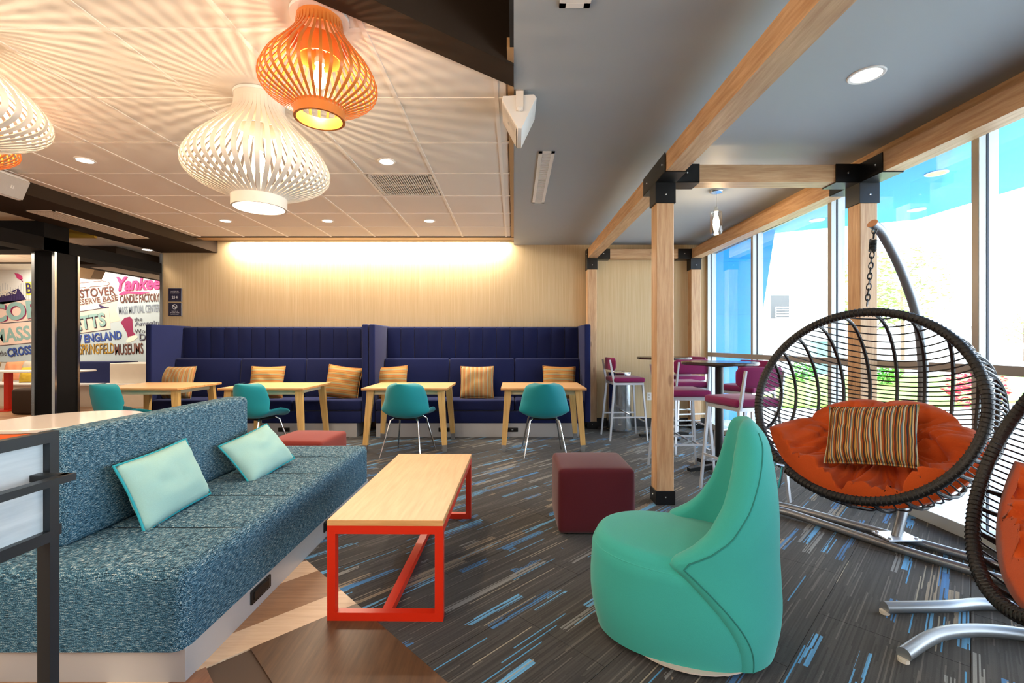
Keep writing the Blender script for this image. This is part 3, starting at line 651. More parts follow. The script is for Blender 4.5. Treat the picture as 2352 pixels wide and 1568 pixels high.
# ---- slatted onion lamps
def smooth_profile(keys, n):
    out = []
    for i in range(n + 1):
        s = i / n * (len(keys) - 1); k_ = min(int(s), len(keys) - 2); f = s - k_
        p0 = keys[max(k_ - 1, 0)]; p1 = keys[k_]; p2 = keys[k_ + 1]; p3 = keys[min(k_ + 2, len(keys) - 1)]
        out.append(tuple(.5 * (2 * p1[j] + (p2[j] - p0[j]) * f + (2 * p0[j] - 5 * p1[j] + 4 * p2[j] - p3[j]) * f * f + (3 * p1[j] - p0[j] - 3 * p2[j] + p3[j]) * f ** 3) for j in (0, 1)))
    return out
def onion(label, loc, Rb, Rn, H, ring_h, n, m, sw, power, grp):
    t = thing('slatted_ceiling_lamp', label, 'lamp', loc, 0, grp); top = CZ - loc[2]; pl_ = 1.3 if Rb < .3 else 1.04
    B().lathe([(.0001, top), (Rn * pl_, top), (Rn * pl_, top - .016), (.0001, top - .016)], 40).build('ceiling_plate', whitemetal, t)
    B().lathe([(Rn, top - .016), (Rn, top - H * .15), (Rn - .008, top - H * .15), (Rn - .008, top - .016), (Rn, top - .016)], 40).build('neck', m, t)
    keys = [(Rn, top - H * .07), (Rn * 1.04, top - H * .14), (Rn + (Rb - Rn) * .16, top - H * .22), (Rn + (Rb - Rn) * .34, top - H * .30), (Rn + (Rb - Rn) * .55, top - H * .385), (Rn + (Rb - Rn) * .76, top - H * .47), (Rb * .945, top - H * .56), (Rb * 1.0, top - H * .645), (Rb * .965, top - H * .725), (Rb * .80, top - H * .80), (Rn + (Rb - Rn) * .28, top - H * .865), (Rn * 1.13, top - H * .90), (Rn * 1.08, top - H * .94)]
    pf = smooth_profile(keys, 26); sb = B(); L_ = []
    for i, (r, z) in enumerate(pf):
        pa = pf[max(i - 1, 0)]; pb = pf[min(i + 1, 26)]; d = Vector((pb[0] - pa[0], 0, pb[1] - pa[1])).normalized(); nn = Vector((-d.z, 0, d.x))
        c = Vector((r, 0, z)); ww = sw * min(1, .55 + .45 * (r / Rb) * 1.2)
        L_.append([c + Vector((0, -ww / 2, 0)) - nn * .002, c + Vector((0, ww / 2, 0)) - nn * .002, c + Vector((0, ww / 2, 0)) + nn * .002, c + Vector((0, -ww / 2, 0)) + nn * .002])
    me = sb.loops(L_).mesh('slat', m, 40)
    for i in range(n): link('slat', me, t, None, (0, 0, 2 * math.pi * i / n))
    zb = top - H; r1 = Rn * 1.12
    B().lathe([(r1, zb + ring_h), (r1, zb), (r1 - .012, zb), (r1 - .012, zb + ring_h), (r1, zb + ring_h)], 44).build('bottom_ring', m, t)
    B().lathe([(Rn * .93, top - .11), (Rn * .93, top - .2), (Rn * .88, top - .2), (Rn * .88, top - .11), (Rn * .93, top - .11)], 30).build('inner_sleeve', m, t)
    zc = top - H * .56
    so = B().lathe([(.0001, top - .02), (.016, top - .02), (.016, zc + .075), (.022, zc + .07), (.022, zc + .045), (.0001, zc + .045)], 16).build('socket', whitemetal, t)
    s_ = .9 if Rb < .3 else 1.15
    B().lathe([(.0001, zc - .07 * s_), (.022 * s_, zc - .06 * s_), (.031 * s_, zc - .03 * s_), (.024 * s_, zc + .01), (.013, zc + .045), (.0001, zc + .045)], 20).build('bulb', bulbm, t)
    l = bpy.data.lights.new('lamp_glow', 'POINT'); l.energy = power; l.color = (1, .70, .42) if m == lamporange else (1, .76, .52); l.shadow_soft_size = .018
    o = bpy.data.objects.new('lamp_glow', l); COL.objects.link(o); o.parent = t; o.location = (0, 0, zc - .09 * s_)
    return t
onion('large white slatted onion lamp hanging lowest over the seating', (-1.535, 2.76, 2.3), .395, .135, .675, .075, 46, lampwhite, .025, 20, 'slatted onion lamps')
onion('small orange slatted onion lamp beside the diagonal bulkhead', (-.885, 2.085, 2.3), .252, .098, .47, .055, 38, lamporange, .013, 10, 'slatted onion lamps')
onion('large white slatted onion lamp cut by the left picture edge', (-2.69, 2.12, 2.3), .395, .135, .60, .07, 46, lampwhite, .025, 20, 'slatted onion lamps')
onion('orange slatted onion lamp peeking out below a white one at the picture edge', (-3.31, 2.72, 2.3), .26, .098, .47, .055, 38, lamporange, .013, 10, 'slatted onion lamps')
# ---- pendant jar
t = thing('jar_pendant', 'small clear glass jar pendant with a glowing bulb over the high tables', 'lamp', (1.966, 4.44, 2.315))
B().lathe([(.0001, .425), (.062, .425), (.062, .41), (.055, .402), (.0001, .400)], 28).build('ceiling_plate', chrome, t)
B().tube([(0, 0, .25), (0, 0, .405)], .0022, 6).build('cord', silver, t)
B().lathe([(.0001, .26), (.012, .26), (.024, .235), (.024, .215), (.0001, .215)], 20).build('socket', chrome, t)
B().lathe([(.022, .222), (.05, .212), (.056, .19), (.056, .02), (.050, .0), (.0001, .004)], 28).build('glass_jar', jar, t)
B().lathe([(.0001, .05), (.02, .06), (.03, .09), (.026, .14), (.013, .19), (.012, .215), (.0001, .215)], 20).build('bulb', bulbm, t)
l = bpy.data.lights.new('pendant_glow', 'POINT'); l.energy = 12; l.color = (1, .72, .45); l.shadow_soft_size = .03
o = bpy.data.objects.new('pendant_glow', l); COL.objects.link(o); o.parent = t; o.location = (0, 0, .03)

# ================================================================== WALL SIGNS
def text_mesh(s, w_, h_, ext=.0012, shear=0, bold=0, res=3):
    c = bpy.data.curves.new('lettering', 'FONT'); c.body = s; c.size = 1; c.extrude = 0; c.resolution_u = res; c.offset = bold; c.shear = shear
    o = bpy.data.objects.new('lettering', c); COL.objects.link(o); dg = bpy.context.evaluated_depsgraph_get()
    me = bpy.data.meshes.new_from_object(o.evaluated_get(dg)); bpy.data.objects.remove(o); bpy.data.curves.remove(c)
    xs = [v.co.x for v in me.vertices]; ysv = [v.co.y for v in me.vertices]
    x0, x1, y0, y1 = min(xs), max(xs), min(ysv), max(ysv)
    for v in me.vertices: v.co.x = (v.co.x - x0) / (x1 - x0) * w_; v.co.y = (v.co.y - y0) / (y1 - y0) * h_
    return me
def put_text(s, x, z, w_, h_, y, mat_, par, rot=0, **k):
    me = text_mesh(s, w_, h_, **k); me.materials.clear(); me.materials.append(mat_)
    o = link('lettering', me, par, (x, y, z)); o.rotation_euler = (R(90), -rot, 0); return o
signm = plain('dark_plum_sign_face', '#1b1637', .4, 0, .02); signw = plain('white_print', '#dcdde6', .6)
for nme, y0p, lab in (('occupancy_sign', 661.5, 'dark blue sign reading MAXIMUM OCCUPANCY 214'), ('smoke_free_sign', 695.0, 'dark blue sign with a no smoking symbol, under the occupancy sign')):
    a = P(386.5, y0p + 31, WY - .012); c = P(417.5, y0p, WY - .012)
    t = thing(nme, lab, 'sign', (a.x, WY, a.z)); W_, H_ = c.x - a.x, c.z - a.z
    B().box(0, W_, -.010, 0, 0, H_, .002, 1).build('backplate', brushed, t, smooth=0)
    B().box(.004, W_ - .012, -.013, -.0095, .004, H_ - .004).build('face', signm, t, smooth=0)
    f = -.0140
    if 'occ' in nme:
        put_text('MAXIMUM', W_ * .20, H_ * .72, W_ * .56, H_ * .075, f, signw, t); put_text('OCCUPANCY', W_ * .14, H_ * .60, W_ * .68, H_ * .075, f, signw, t)
        put_text('214', W_ * .27, H_ * .22, W_ * .42, H_ * .20, f, signw, t, bold=.02)
    else:
        ring = B(); rr_ = W_ * .19
        ring.lathe([(rr_, 0), (rr_, .001), (rr_ * .8, .001), (rr_ * .8, 0), (rr_, 0)], 32, mtx=Matrix.Translation((W_ * .48, f + .0005, H_ * .70)) @ Matrix.Rotation(R(90), 4, 'X'))
        ring.box(-rr_ * .9, rr_ * .9, -.0012, 0, -.006, .006, mtx=Matrix.Translation((W_ * .48, f, H_ * .70)) @ Matrix.Rotation(R(38), 4, 'Y'))
        ring.box(W_ * .48 - rr_ * .62, W_ * .48 + rr_ * .5, f - .001, f, H_ * .685, H_ * .715)
        ring.build('no_smoking_symbol', signw, t, smooth=0)
        put_text('THIS IS A', W_ * .25, H_ * .34, W_ * .46, H_ * .06, f, signw, t); put_text('SMOKE FREE', W_ * .14, H_ * .225, W_ * .68, H_ * .065, f, signw, t); put_text('LOCATION', W_ * .20, H_ * .11, W_ * .56, H_ * .065, f, signw, t)
a = P(1491, 910, WY)
t = thing('wall_outlet', 'white double power outlet low on the papered wall', 'outlet', (a.x, WY, a.z))
B().box(-.036, .036, -.006, 0, -.058, .058, .003, 1).build('cover_plate', whitemetal, t)
for z in (-.022, .022):
    o = B().box(-.017, .017, -.009, -.005, z - .014, z + .014, .002, 1).build('socket_face', cream, t)
    B().box(-.009, -.006, -.0095, -.0088, z - .002, z + .007).box(.006, .009, -.0095, -.0088, z - .002, z + .007).build('slot', black, o, smooth=0)

# ================================================================== MURAL
MY = 9.985
mural = thing('wall_mural', 'white wall mural crowded with hand lettered place names and ribbons', 'mural', (0, 0, 0))
mw = plain('mural_print_ground', '#e6e4de', .7, 0, .01)
a = P(-520, 831, MY); c = P(560, 618, MY)
B().box(a.x, c.x, MY, 9.999, a.z, c.z).build('print_ground', mw, mural, smooth=0)
B().box(a.x, c.x, MY - .03, 9.999, c.z, c.z + .04).build('top_trim', brownpaint, mural, smooth=0)
cols = {k_: plain('mural_ink_' + k_, v_, .7, 0, .02) for k_, v_ in dict(pink='#cf3f78', plum='#8b2250', ink='#3b2f3c', teal='#8fb4b0', tealdark='#4f7f86', blue='#33519f', blush='#ecd0c2', sky='#b9c9cf', purple='#3a2a5c', yellow='#cfcf5a', grey='#7d8798', brown='#6f4438', gold='#b08a34', cream='#efe6d8').items()}
def mpoly(pts, col, d, name='ribbon'):
    b = B(); q = [P(x, y, MY - d) for x, y in pts]; n = len(q)
    b.add([tuple(v) for v in q] + [(v.x, v.y + .0015, v.z) for v in q], [tuple(range(n)), tuple(reversed(range(n, 2 * n)))] + [(i, i + n, (i + 1) % n + n, (i + 1) % n) for i in range(n)])
    return b.build(name, cols[col], mural, smooth=0)
def mtext(s, x0, y0, x1, y1, h_, col, d=.012, shadow=None, bold=.0, shear=0, sd=(2, 2)):
    if shadow: mtext(s, x0 + sd[0], y0 + sd[1], x1 + sd[0], y1 + sd[1], h_, shadow, d - .004, None, bold + .012, shear)
    a = P(x0, y0, MY - d); c = P(x1, y1, MY - d); dx = c.x - a.x; dz = c.z - a.z
    put_text(s, a.x, a.z, math.hypot(dx, dz), h_ * MY / FPX, MY - d, cols[col], mural, math.atan2(dz, dx), bold=bold, shear=shear)
mpoly([(170, 735), (260, 690), (560, 690), (560, 831), (170, 831)], 'sky', .002)
mpoly([(-520, 700), (75, 690), (75, 831), (-520, 831)], 'sky', .002)
# right hand part
mpoly([(140, 722), (250, 706), (254, 756), (140, 772)], 'blush', .005); mpoly([(226, 699), (270, 690), (266, 713), (277, 736), (254, 741), (250, 706)], 'blush', .004); mpoly([(226, 699), (250, 707), (232, 709)], 'purple', .006)
for p_ in (((140, 721), (250, 705), (250, 706.5), (140, 722.5)), ((140, 771), (254, 755), (254, 756.5), (140, 772.5)), ((226, 698.4), (270, 689), (270, 690.2), (226, 699.6))): mpoly(p_, 'ink', .007, 'outline')
mtext('Yankee', 268, 668, 369, 664, 32, 'pink', bold=.03, shear=.25, shadow='plum', sd=(1, 1.2))
mpoly([(272, 676), (284, 668), (312, 669), (345, 671), (325, 676), (295, 674), (278, 678)], 'pink', .011, 'flourish')
mtext('CANDLE FACTORY', 276, 696, 366, 692, 19, 'brown', shadow='ink', sd=(.6, .6), bold=.008)
mtext('MASS MUTUAL CENTER', 273, 722, 367, 716, 18, 'grey', bold=.004)
mtext('WESTOVER', 148, 688, 265, 676, 20, 'brown', bold=.01, shadow='ink', sd=(.6, .6))
mtext('AIR RESERVE BASE', 140, 706, 271, 689, 13, 'brown', bold=.012)
mtext('ETTS', 172, 760, 244, 748, 32, 'teal', shadow='ink', bold=.03)
mtext('NEW ENGLAND', 146, 793, 280, 778, 20, 'blue', bold=.03, shadow='purple', sd=(.7, .7))
mtext('SPRINGFIELD', 182, 814, 262, 811, 24, 'gold', shadow='ink', sd=(.8, .8), bold=.01)
mtext('MUSEUMS', 264, 815, 329, 812, 25, 'brown', shadow='ink', sd=(.6, .6), bold=.008)
mtext('the', 308, 738, 327, 737, 9, 'ink'); mtext('Amazing', 309, 752, 374, 747, 13, 'grey', bold=.01, shadow='ink', sd=(.5, .5)); mtext('World', 309, 766, 350, 764, 10, 'ink'); mtext('D', 320, 781, 334, 780, 15, 'grey', shadow='ink')
# plane outline
mpoly([(178, 650), (235, 644), (250, 648), (253, 652), (246, 656), (178, 662)], 'brown', .005, 'plane_outline'); mpoly([(178, 651.5), (235, 645.5), (249, 649), (251, 652), (245, 654.8), (178, 660.5)], 'cream', .006, 'plane_body')
mpoly([(183, 668), (205, 655), (214, 654), (192, 668)], 'cream', .007, 'plane_wing'); mpoly([(200, 640), (204, 640), (215, 647), (208, 648)], 'cream', .007, 'plane_tail')
# plain maroon shape beside the museum lettering
mpoly([(277, 740), (286, 730), (298, 727), (304, 733), (306, 762), (312, 770), (294, 776), (290, 762)], 'plum', .006, 'maroon_shape'); mpoly([(289, 783), (296, 773), (312, 769), (317, 774), (306, 783), (293, 787)], 'cream', .007, 'cream_shape')
# left hand part
mpoly([(33, 627), (42, 628), (51, 634), (52, 641), (47, 643), (39, 639)], 'pink', .005, 'leaf'); mpoly([(46, 641), (49, 641), (53, 647), (51, 647)], 'plum', .005, 'leaf_stem')
mpoly([(-60, 705), (42, 662), (60, 688), (-60, 712)], 'purple', .005, 'pennant')
mtext('New', -6, 676, 22, 670, 10, 'cream', bold=.02, shear=.3); mtext('England', -12, 687, 41, 676, 11, 'cream', bold=.02, shear=.3)
mpoly([(58, 648), (74, 646), (110, 646), (110, 676), (60, 678)], 'yellow', .005, 'block'); mtext('B', 61, 674, 73, 673, 24, 'purple', bold=.02)
mpoly([(-200, 712), (110, 683), (110, 733), (-200, 762)], 'blush', .005); mpoly([(-200, 758), (110, 736), (110, 785), (-200, 812)], 'blush', .005)
for o_ in (0, 51): mpoly([(-200, 761 + o_ * .98), (110, 732 + o_), (110, 733.5 + o_), (-200, 762.5 + o_ * .98)], 'ink', .007, 'outline')
mtext('COR', -22, 742, 98, 728, 42, 'teal', shadow='plum', bold=.04, sd=(3, 1.5))
mtext('MASSACHUS', -12, 790, 190, 764, 33, 'teal', shadow='ink', bold=.03, d=.0075)
mtext('the', 0, 818, 15, 816, 12, 'ink'); mtext('CROSS', 18, 820, 74, 812, 20, 'blue', shadow='ink', bold=.03, sd=(.8, .8))
mc = B(); 
for i in range(13):
    x = i * 6.0; y = 656 - 7 * math.sin(i * .9); p_ = P(x, y, MY - .004); p2_ = P(x, 690, MY - .004)
    mc.bar(p_, p2_, .004, .002)
mc.build('coaster_struts', cols['grey'], mural, smooth=0, kind='stuff')

# ================================================================== NAVY BENCHES
def pillow_mesh(w_, h_, t_, name, m, bow=.07, nu=18, lump=.0, seed=0):
    b = B(); hw, hh = w_ / 2, h_ / 2
    def pt(i, j, s):
        u = -1 + 2 * i / nu; v = -1 + 2 * j / nu
        x = hw * u * (1 - bow * (1 - v * v)); z = hh * v * (1 - bow * (1 - u * u))
        th = t_ / 2 * (max(0, (1 - u ** 4) * (1 - v ** 4)) ** .55) * (.75 + .25 * (1 - u * u) * (1 - v * v))
        th *= 1 + lump * noise.noise(Vector((u * 2 + seed, v * 2, s)))
        return (x, s * th, z)
    for s in (-1, 1):
        vs = [pt(i, j, s) for j in range(nu + 1) for i in range(nu + 1)]
        fs = [(j * (nu + 1) + i, j * (nu + 1) + i + 1, (j + 1) * (nu + 1) + i + 1, (j + 1) * (nu + 1) + i) for j in range(nu) for i in range(nu)]
        b.add(vs, fs if s < 0 else [tuple(reversed(f)) for f in fs])
    edge = [pt(i, 0, 1) for i in range(nu)] + [pt(nu, j, 1) for j in range(nu)] + [pt(nu - i, nu, 1) for i in range(nu)] + [pt(0, nu - j, 1) for j in range(nu)]
    bm = bmesh.new(); me = b.mesh(name, m, 60, False); bm.from_mesh(me); bmesh.ops.remove_doubles(bm, verts=bm.verts, dist=1e-5); bm.to_mesh(me); bm.free()
    return me, edge
def pillow(label, loc, rot, w_, h_, t_, m, group, pipe=None, bow=.07, seed=0, name='throw_pillow'):
    t = thing(name, label, 'pillow', loc, 0, group); t.rotation_mode = 'XYZ'; t.rotation_euler = rot
    me, edge = pillow_mesh(w_, h_, t_, 'cover', m, bow, 18, .25, seed); link('cover', me, t)
    if pipe: B().tube(edge, pipe[1], 6, True).build('piping', pipe[0], t)
    return t
BZ = [.17, .345, .35, .50]
def bench(x0, x1, label):
    t = thing('high_back_bench', label, 'bench', ((x0 + x1) / 2, 6.5, 0), 0, None); W = (x1 - x0) / 2; wt = .088; fy = -.40
    for s in (-1, 1):
        a, c = (-W, -W + wt) if s < 0 else (W - wt, W)
        B().box(a + .002, c - .002, fy, .38, .20, 1.51, .018, 3).build('wing_panel', navy, t)
    B().box(-W + wt, W - wt, .20, .38, .30, 1.50, .015, 2).build('back_frame', navy, t)
    n = 14; cw = (2 * W - 2 * wt) / n; me = B().box(-cw / 2 + .0015, cw / 2 - .0015, -.018, .02, 0, .50, .012, 2).mesh('back_channel', navy)
    for i in range(n): link('back_channel', me, t, (-W + wt + cw * (i + .5), .20, .985))
    n = 3; cw = (2 * W - 2 * wt) / n
    bm_ = B(); m_ = Matrix.Rotation(R(-6), 4, 'X'); bm_.box(-cw / 2 + .002, cw / 2 - .002, -.10, .03, 0, .56, .025, 3, m_); me = bm_.mesh('back_cushion', navy)
    for i in range(n): link('back_cushion', me, t, (-W + wt + cw * (i + .5), .07, .475))
    me = B().box(-cw / 2 + .002, cw / 2 - .002, -.40, .10, .352, .50, .03, 3).mesh('seat_cushion', navy)
    for i in range(n): link('seat_cushion', me, t, (-W + wt + cw * (i + .5), 0, 0))
    B().box(-W + wt + .002, W - wt - .002, -.395, .2, .185, .35, .02, 2).build('seat_box', navy, t)
    B().box(-W + wt + .01, W - wt - .07, -.385, .3, 0, .186, .002, 1).build('kick_panel', kick, t, smooth=0)
    return t
bl = bench(-4.92, -1.945, 'navy upholstered high back bench standing nearer the mural'); br_ = bench(-1.94, 1.03, 'navy upholstered high back bench with white kick panel nearer the timber frame')
def power_port(par, x, y, z, rot=0, w_=.15):
    o = B().box(-w_ / 2, w_ / 2, -.006, 0, -.028, .028, .006, 2).box(-w_ / 2 + .015, w_ / 2 - .015, -.008, -.005, -.018, .018, .003, 1).build('power_port', black, par, (x, y, z), (0, 0, rot))
    B().box(-.012, .012, -.0095, -.0075, -.005, .005).build('indicator', brushed, o, smooth=0)
for px, o in ((1020, br_), (1177, br_), (652, bl)):
    q = P(px, 989, 6.11); power_port(o, q.x - o.location.x, -.386, .10)
# cushions on the benches
GP = 'striped pillows along the navy benches'
pp = [(407, 886, str_vert, 0, 'striped pillow upright beside the wing panel closest to the mural'), (615, 884, str_horz, 0, 'striped pillow partly behind the second table and the turned teal chair'),
      (790, 884, str_horz, 8, 'tilted amber striped pillow leaning beside the middle wing panels'), (899, 882, str_horz, -3, 'striped pillow half behind the teal chair of the third table'),
      (1096, 881, str_vert, 0, 'square striped pillow fully in view between two tables'), (1284, 886, str_horz, 2, 'striped pillow mostly behind the last maple table')]
for i, (px, py, m, rl, lb) in enumerate(pp):
    q = P(px, py, 6.36)
    pillow(lb, (q.x, 6.335, .715), (R(-14), R(rl), R((-4, 3, 8, -6, 2, 4)[i])), .46 if i else .52, .45, .17, m, GP, (m, .006), .055, i * 3.1)

# ================================================================== MAPLE TABLES
def dining_table(label):
    t = thing('dining_table', label, 'table', (0, 0, 0), 0, 'maple tables in front of the navy benches')
    W, D, H = .495, .40, .737
    B().box(-W, W, -D, D, H - .026, H - .002, .002, 1).build('tabletop_core', mapledge, t, smooth=0)
    B().box(-W + .001, W - .001, -D + .001, D - .001, H - .003, H, .001, 1).build('tabletop', maplex, t, smooth=0)
    b = B(); apm = plain('pale_maple_apron', '#d8c9a4', .45) if 'pale_maple_apron' not in bpy.data.materials else bpy.data.materials['pale_maple_apron']
    for s in (-1, 1): b.box(s * (W - .10) - .012, s * (W - .10) + .012, -D + .08, D - .08, H - .075, H - .027)
    for s in (-1, 1): b.box(-W + .1, W - .1, s * (D - .12) - .01, s * (D - .12) + .01, H - .085, H - .027)
    b.build('apron', apm, t, smooth=0)
    for sx in (-1, 1):
        for sy in (-1, 1):
            top = Vector((sx * (W - .085), sy * (D - .09), H - .027)); bot = Vector((sx * (W - .035), sy * (D - .05), .075)); bot2 = Vector((sx * (W - .033), sy * (D - .047), 0))
            B().bar(top, bot, .082, .05, .056, .042).build('leg', legwood, t, smooth=0)
            B().bar(bot, bot2, .050, .038, .046, .036).build('foot', brushed, t, smooth=0)
    return t
tb = dining_table('maple table closest to the dark column, behind the blue sofa back')
place(tb, (-4.365, 5.66, 0))
for x, lb in ((-2.92, 'maple table behind the far end of the blue sofa back'), (-1.262, 'maple table in front of the joint between the two navy benches'), (.345, 'maple table nearest the timber frame')):
    place(copy_tree(tb), (x, 5.66, 0), 0, lb)

# ================================================================== TEAL SHELL CHAIRS
def shell_chair(label):
    t = thing('shell_chair', label, 'chair', (0, 0, 0), 0, 'teal shell chairs at the maple tables')
    side = smooth_profile([(.24, .455), (.10, .450), (-.06, .440), (-.155, .462), (-.205, .55), (-.232, .67), (-.245, .755), (-.25, .815)], 28)   # (y, z) front edge to back top
    nu, nv = 20, 28
    def fn(i, v, off):
        y, z = side[int(round(v * nv))]; f = v
        u = -1 + 2 * i
        wd = (.245 + .035 * math.sin(min(f / .45, 1) * math.pi / 2)) if f < .45 else (.28 - .095 * ((f - .45) / .55) ** 1.3)
        edge = 1 - max(0, (f - .86) / .14) ** 2.4 * .42 if f > .86 else (1 - max(0, (.10 - f) / .10) ** 2.4 * .3)
        curl = abs(u) ** 2.2
        seatf = max(0, min(1, 1 - (f - .30) / .35)); backf = 1 - seatf
        x = u * wd * edge; y2 = y + curl * (.15 * backf) ; z2 = z + curl * (.085 * seatf * min(1, f / .25 + .25)) - (.02 * (1 - min(1, f / .1)) * 1)
        p0 = side[max(int(round(v * nv)) - 1, 0)]; p1 = side[min(int(round(v * nv)) + 1, nv)]
        d = Vector((0, p1[0] - p0[0], p1[1] - p0[1])).normalized(); nn = Vector((0, d.z, -d.y)) * -1
        return Vector((x * (1 - abs(off) * .0), y2, z2)) + nn * off
    b = B(); L_ = []
    for j in range(nv + 1):
        row = []
        for i in range(nu + 1): row.append(fn(i / nu, j / nv, -.028 * (1 - (abs(-1 + 2 * i / nu)) ** 6 * .6)))
        for i in range(nu, -1, -1): row.append(fn(i / nu, j / nv, .022 * (1 - (abs(-1 + 2 * i / nu)) ** 6 * .6)))
        L_.append(row)
    b.loops(L_).build('shell', tealdark, t, smooth=60)
    B().box(-.20, .20, -.12, .18, .462, .486, .011, 3).build('seat_pad', tealdark, t)
    for sx in (-1, 1):
        for sy, yy in ((-1, -.235), (1, .235)):
            B().tube([(sx * .13, sy * .10, .425), (sx * .16, sy * .13, .40), (sx * .232, yy, .012), (sx * .233, yy * 1.005, 0)], [.010, .010, .008, .008], 10).build('leg', chrome, t)
    B().box(-.13, .13, -.11, .11, .405, .425, .006, 1).build('seat_plate', black, t)
    return t
sc = shell_chair('teal shell chair facing the bench at the table nearest the timber frame'); place(sc, (.335, 5.16, 0), R(2))
for x, y, rz, lb in ((-1.185, 5.16, -10, 'teal shell chair in front of the joint between the navy benches'), (-2.86, 5.14, -24, 'turned teal shell chair rising behind the far end of the blue sofa back'), (-4.36, 5.08, -30, 'teal shell chair beside the white round table')):
    place(copy_tree(sc), (x, y, 0), R(rz), lb)

# ================================================================== OTTOMANS
def ottoman(label, loc, rz, sx, sy, h, m):
    t = thing('cube_ottoman', label, 'ottoman', loc, rz)
    b = B(); b.box(-sx / 2, sx / 2, -sy / 2, sy / 2, .012, h, .03, 4)
    me = b.mesh('cushion_body', m); bm = bmesh.new(); bm.from_mesh(me); bmesh.ops.subdivide_edges(bm, edges=[e for e in bm.edges if e.calc_length() > .2], cuts=8, use_grid_fill=True)
    for q in bm.verts:
        u, v, w_ = q.co.x / (sx / 2), q.co.y / (sy / 2), (q.co.z - h / 2) / (h / 2)
        if abs(u) > .9: q.co.x += math.copysign(.012, u) * (1 - w_ * w_) * (1 - v * v)
        if abs(v) > .9: q.co.y += math.copysign(.012, v) * (1 - w_ * w_) * (1 - u * u)
        if w_ > .9: q.co.z += .014 * (1 - u * u) * (1 - v * v)
    bm.to_mesh(me); bm.free(); link('cushion_body', me, t)
    for a in (-1, 1):
        for c in (-1, 1): B().lathe([(.018, 0), (.018, .014), (.0001, .014)], 12, (a * (sx / 2 - .06), c * (sy / 2 - .06), 0)).build('foot', black, t)
    return t
ottoman('dark maroon cube ottoman beside the timber post', (.54, 3.205, 0), 0, .50, .48, .435, maroon)
ottoman('rust red cube ottoman behind the far end of the blue sofa', (-1.84, 4.09, 0), R(-4), .50, .50, .43, rust)

# ================================================================== COFFEE TABLE
t = thing('coffee_table', 'oblong maple coffee table on a red steel frame', 'table', (-.574, 2.68, 0), R(-.6))
W, D, H = .262, .62, .455; s_ = .037
B().box(-W, W, -D, D, H - .026, H, .0015, 1).build('tabletop', maple, t, smooth=0)
B().box(-W - .0004, W + .0004, -D - .0004, D + .0004, H - .0255, H - .002).build('edge_band', mapledge, t, smooth=0)
for yy in (-D + .0, D - s_):
    B().box(-W, -W + s_, yy, yy + s_, 0, H - .026).box(W - s_, W, yy, yy + s_, 0, H - .026).box(-W + s_, W - s_, yy, yy + s_, 0, s_).box(-W + s_, W - s_, yy, yy + s_, H - .026 - s_, H - .026).build('end_frame', red, t, smooth=0)
for sx in (-1, 1):
    a = -W if sx < 0 else W - s_
    B().box(a, a + s_, -D + s_, D - s_, H - .026 - s_, H - .0262).build('side_rail', red, t, smooth=0)
B().box(-.022, .022, -D + s_, D - s_, .0, s_).build('floor_stretcher', red, t, smooth=0)

# ================================================================== BLUE TWEED SOFA
t = thing('tweed_sofa', 'long blue and grey tweed sofa bench with a low backrest and pale kick base', 'sofa', (-1.21, 1.67, 0), R(0))
L0, L1, XB, ZS = 0.0, 2.14, -1.16, .41
nse = 5; secs = [0, .43, .87, 1.30, 1.74, L1]
base = B()
def seat_shape():
    b = B(); ny = 60; nx = 26; zb = .122; bev = .045
    prof = []                                   # (x, z) cross-section: closed loop around
    for i in range(6): a = R(90 * i / 5); prof.append((-bev + bev * math.sin(a), ZS - bev + bev * math.cos(a)))
    prof = [(XB + (0 - XB) * k_ / 14, ZS) for k_ in range(1, 14)] + prof + [(0, .3), (0, .2), (0, zb)] + [(XB, zb), (XB, .25), (XB, ZS - .03)]
    L_ = []
    ylist = []
    for a, c in zip(secs[:-1], secs[1:]):
        for f in (0, .02, .05, .12, .3, .5, .7, .88, .95, .98): ylist.append((a + (c - a) * f, f))
    ylist.append((L1, 1))
    for y, f in ylist:
        seam = 1 - min(1, min(f, 1 - f) / .04)
        endp = min(1, min(y, L1 - y) / .05); er = (1 - math.sqrt(max(0, 1 - (1 - endp) ** 2))) * .04
        row = []
        for x, z in prof:
            dz = -.007 * seam * (1 if z > ZS - .06 and x < -.02 else 0) if 0 < y < L1 else 0
            zz = z + dz - (er if z > ZS - .06 else 0); xx = x - (er if x > -.01 else 0)
            zz += .004 * noise.noise(Vector((x * 4, y * 4, 0))) if z > ZS - .01 else 0
            row.append((xx, y, zz))
        L_.append(row)
    return b.loops(L_)
seat_shape().build('seat', tweed, t, smooth=55)
for y in secs[1:-1]:
    B().tube([(XB + .55, y, ZS - .004), (-.3, y, ZS - .004), (-.05, y, ZS - .006), (-.012, y, ZS - .03)], .0022, 5).build('seam', plain('seam_thread', '#1b2a33', .9), t)
B().box(-.64 - .15, -.635, .20, 1.52, ZS - .005, .885, .035, 4).build('backrest', tweed, t)
kb = B().box(XB + .02, -.004, .02, L1 - .004, 0, .124, .001, 1).build('kick_base', kick, t, smooth=0)
def port_x(par, x, y, z, w_):
    o = B().box(0, .006, -w_ / 2, w_ / 2, -.032, .032, .006, 2).box(.005, .009, -w_ / 2 + .02, w_ / 2 - .02, -.02, .02, .003, 1).build('power_port', black, par, (x, y, z))
    return o
port_x(t, -.004, .52, .075, .17); port_x(t, -.004, 1.31, .075, .13)
GA = 'pale aqua pillows on the tweed sofa'
pillow('pale aqua lumbar pillow with turquoise piping nearer the steel rack', (-1.725, 2.275, .565), (R(-22), R(-3), R(92)), .47, .33, .13, aqua, GA, (aquapipe, .0055), .05, 1)
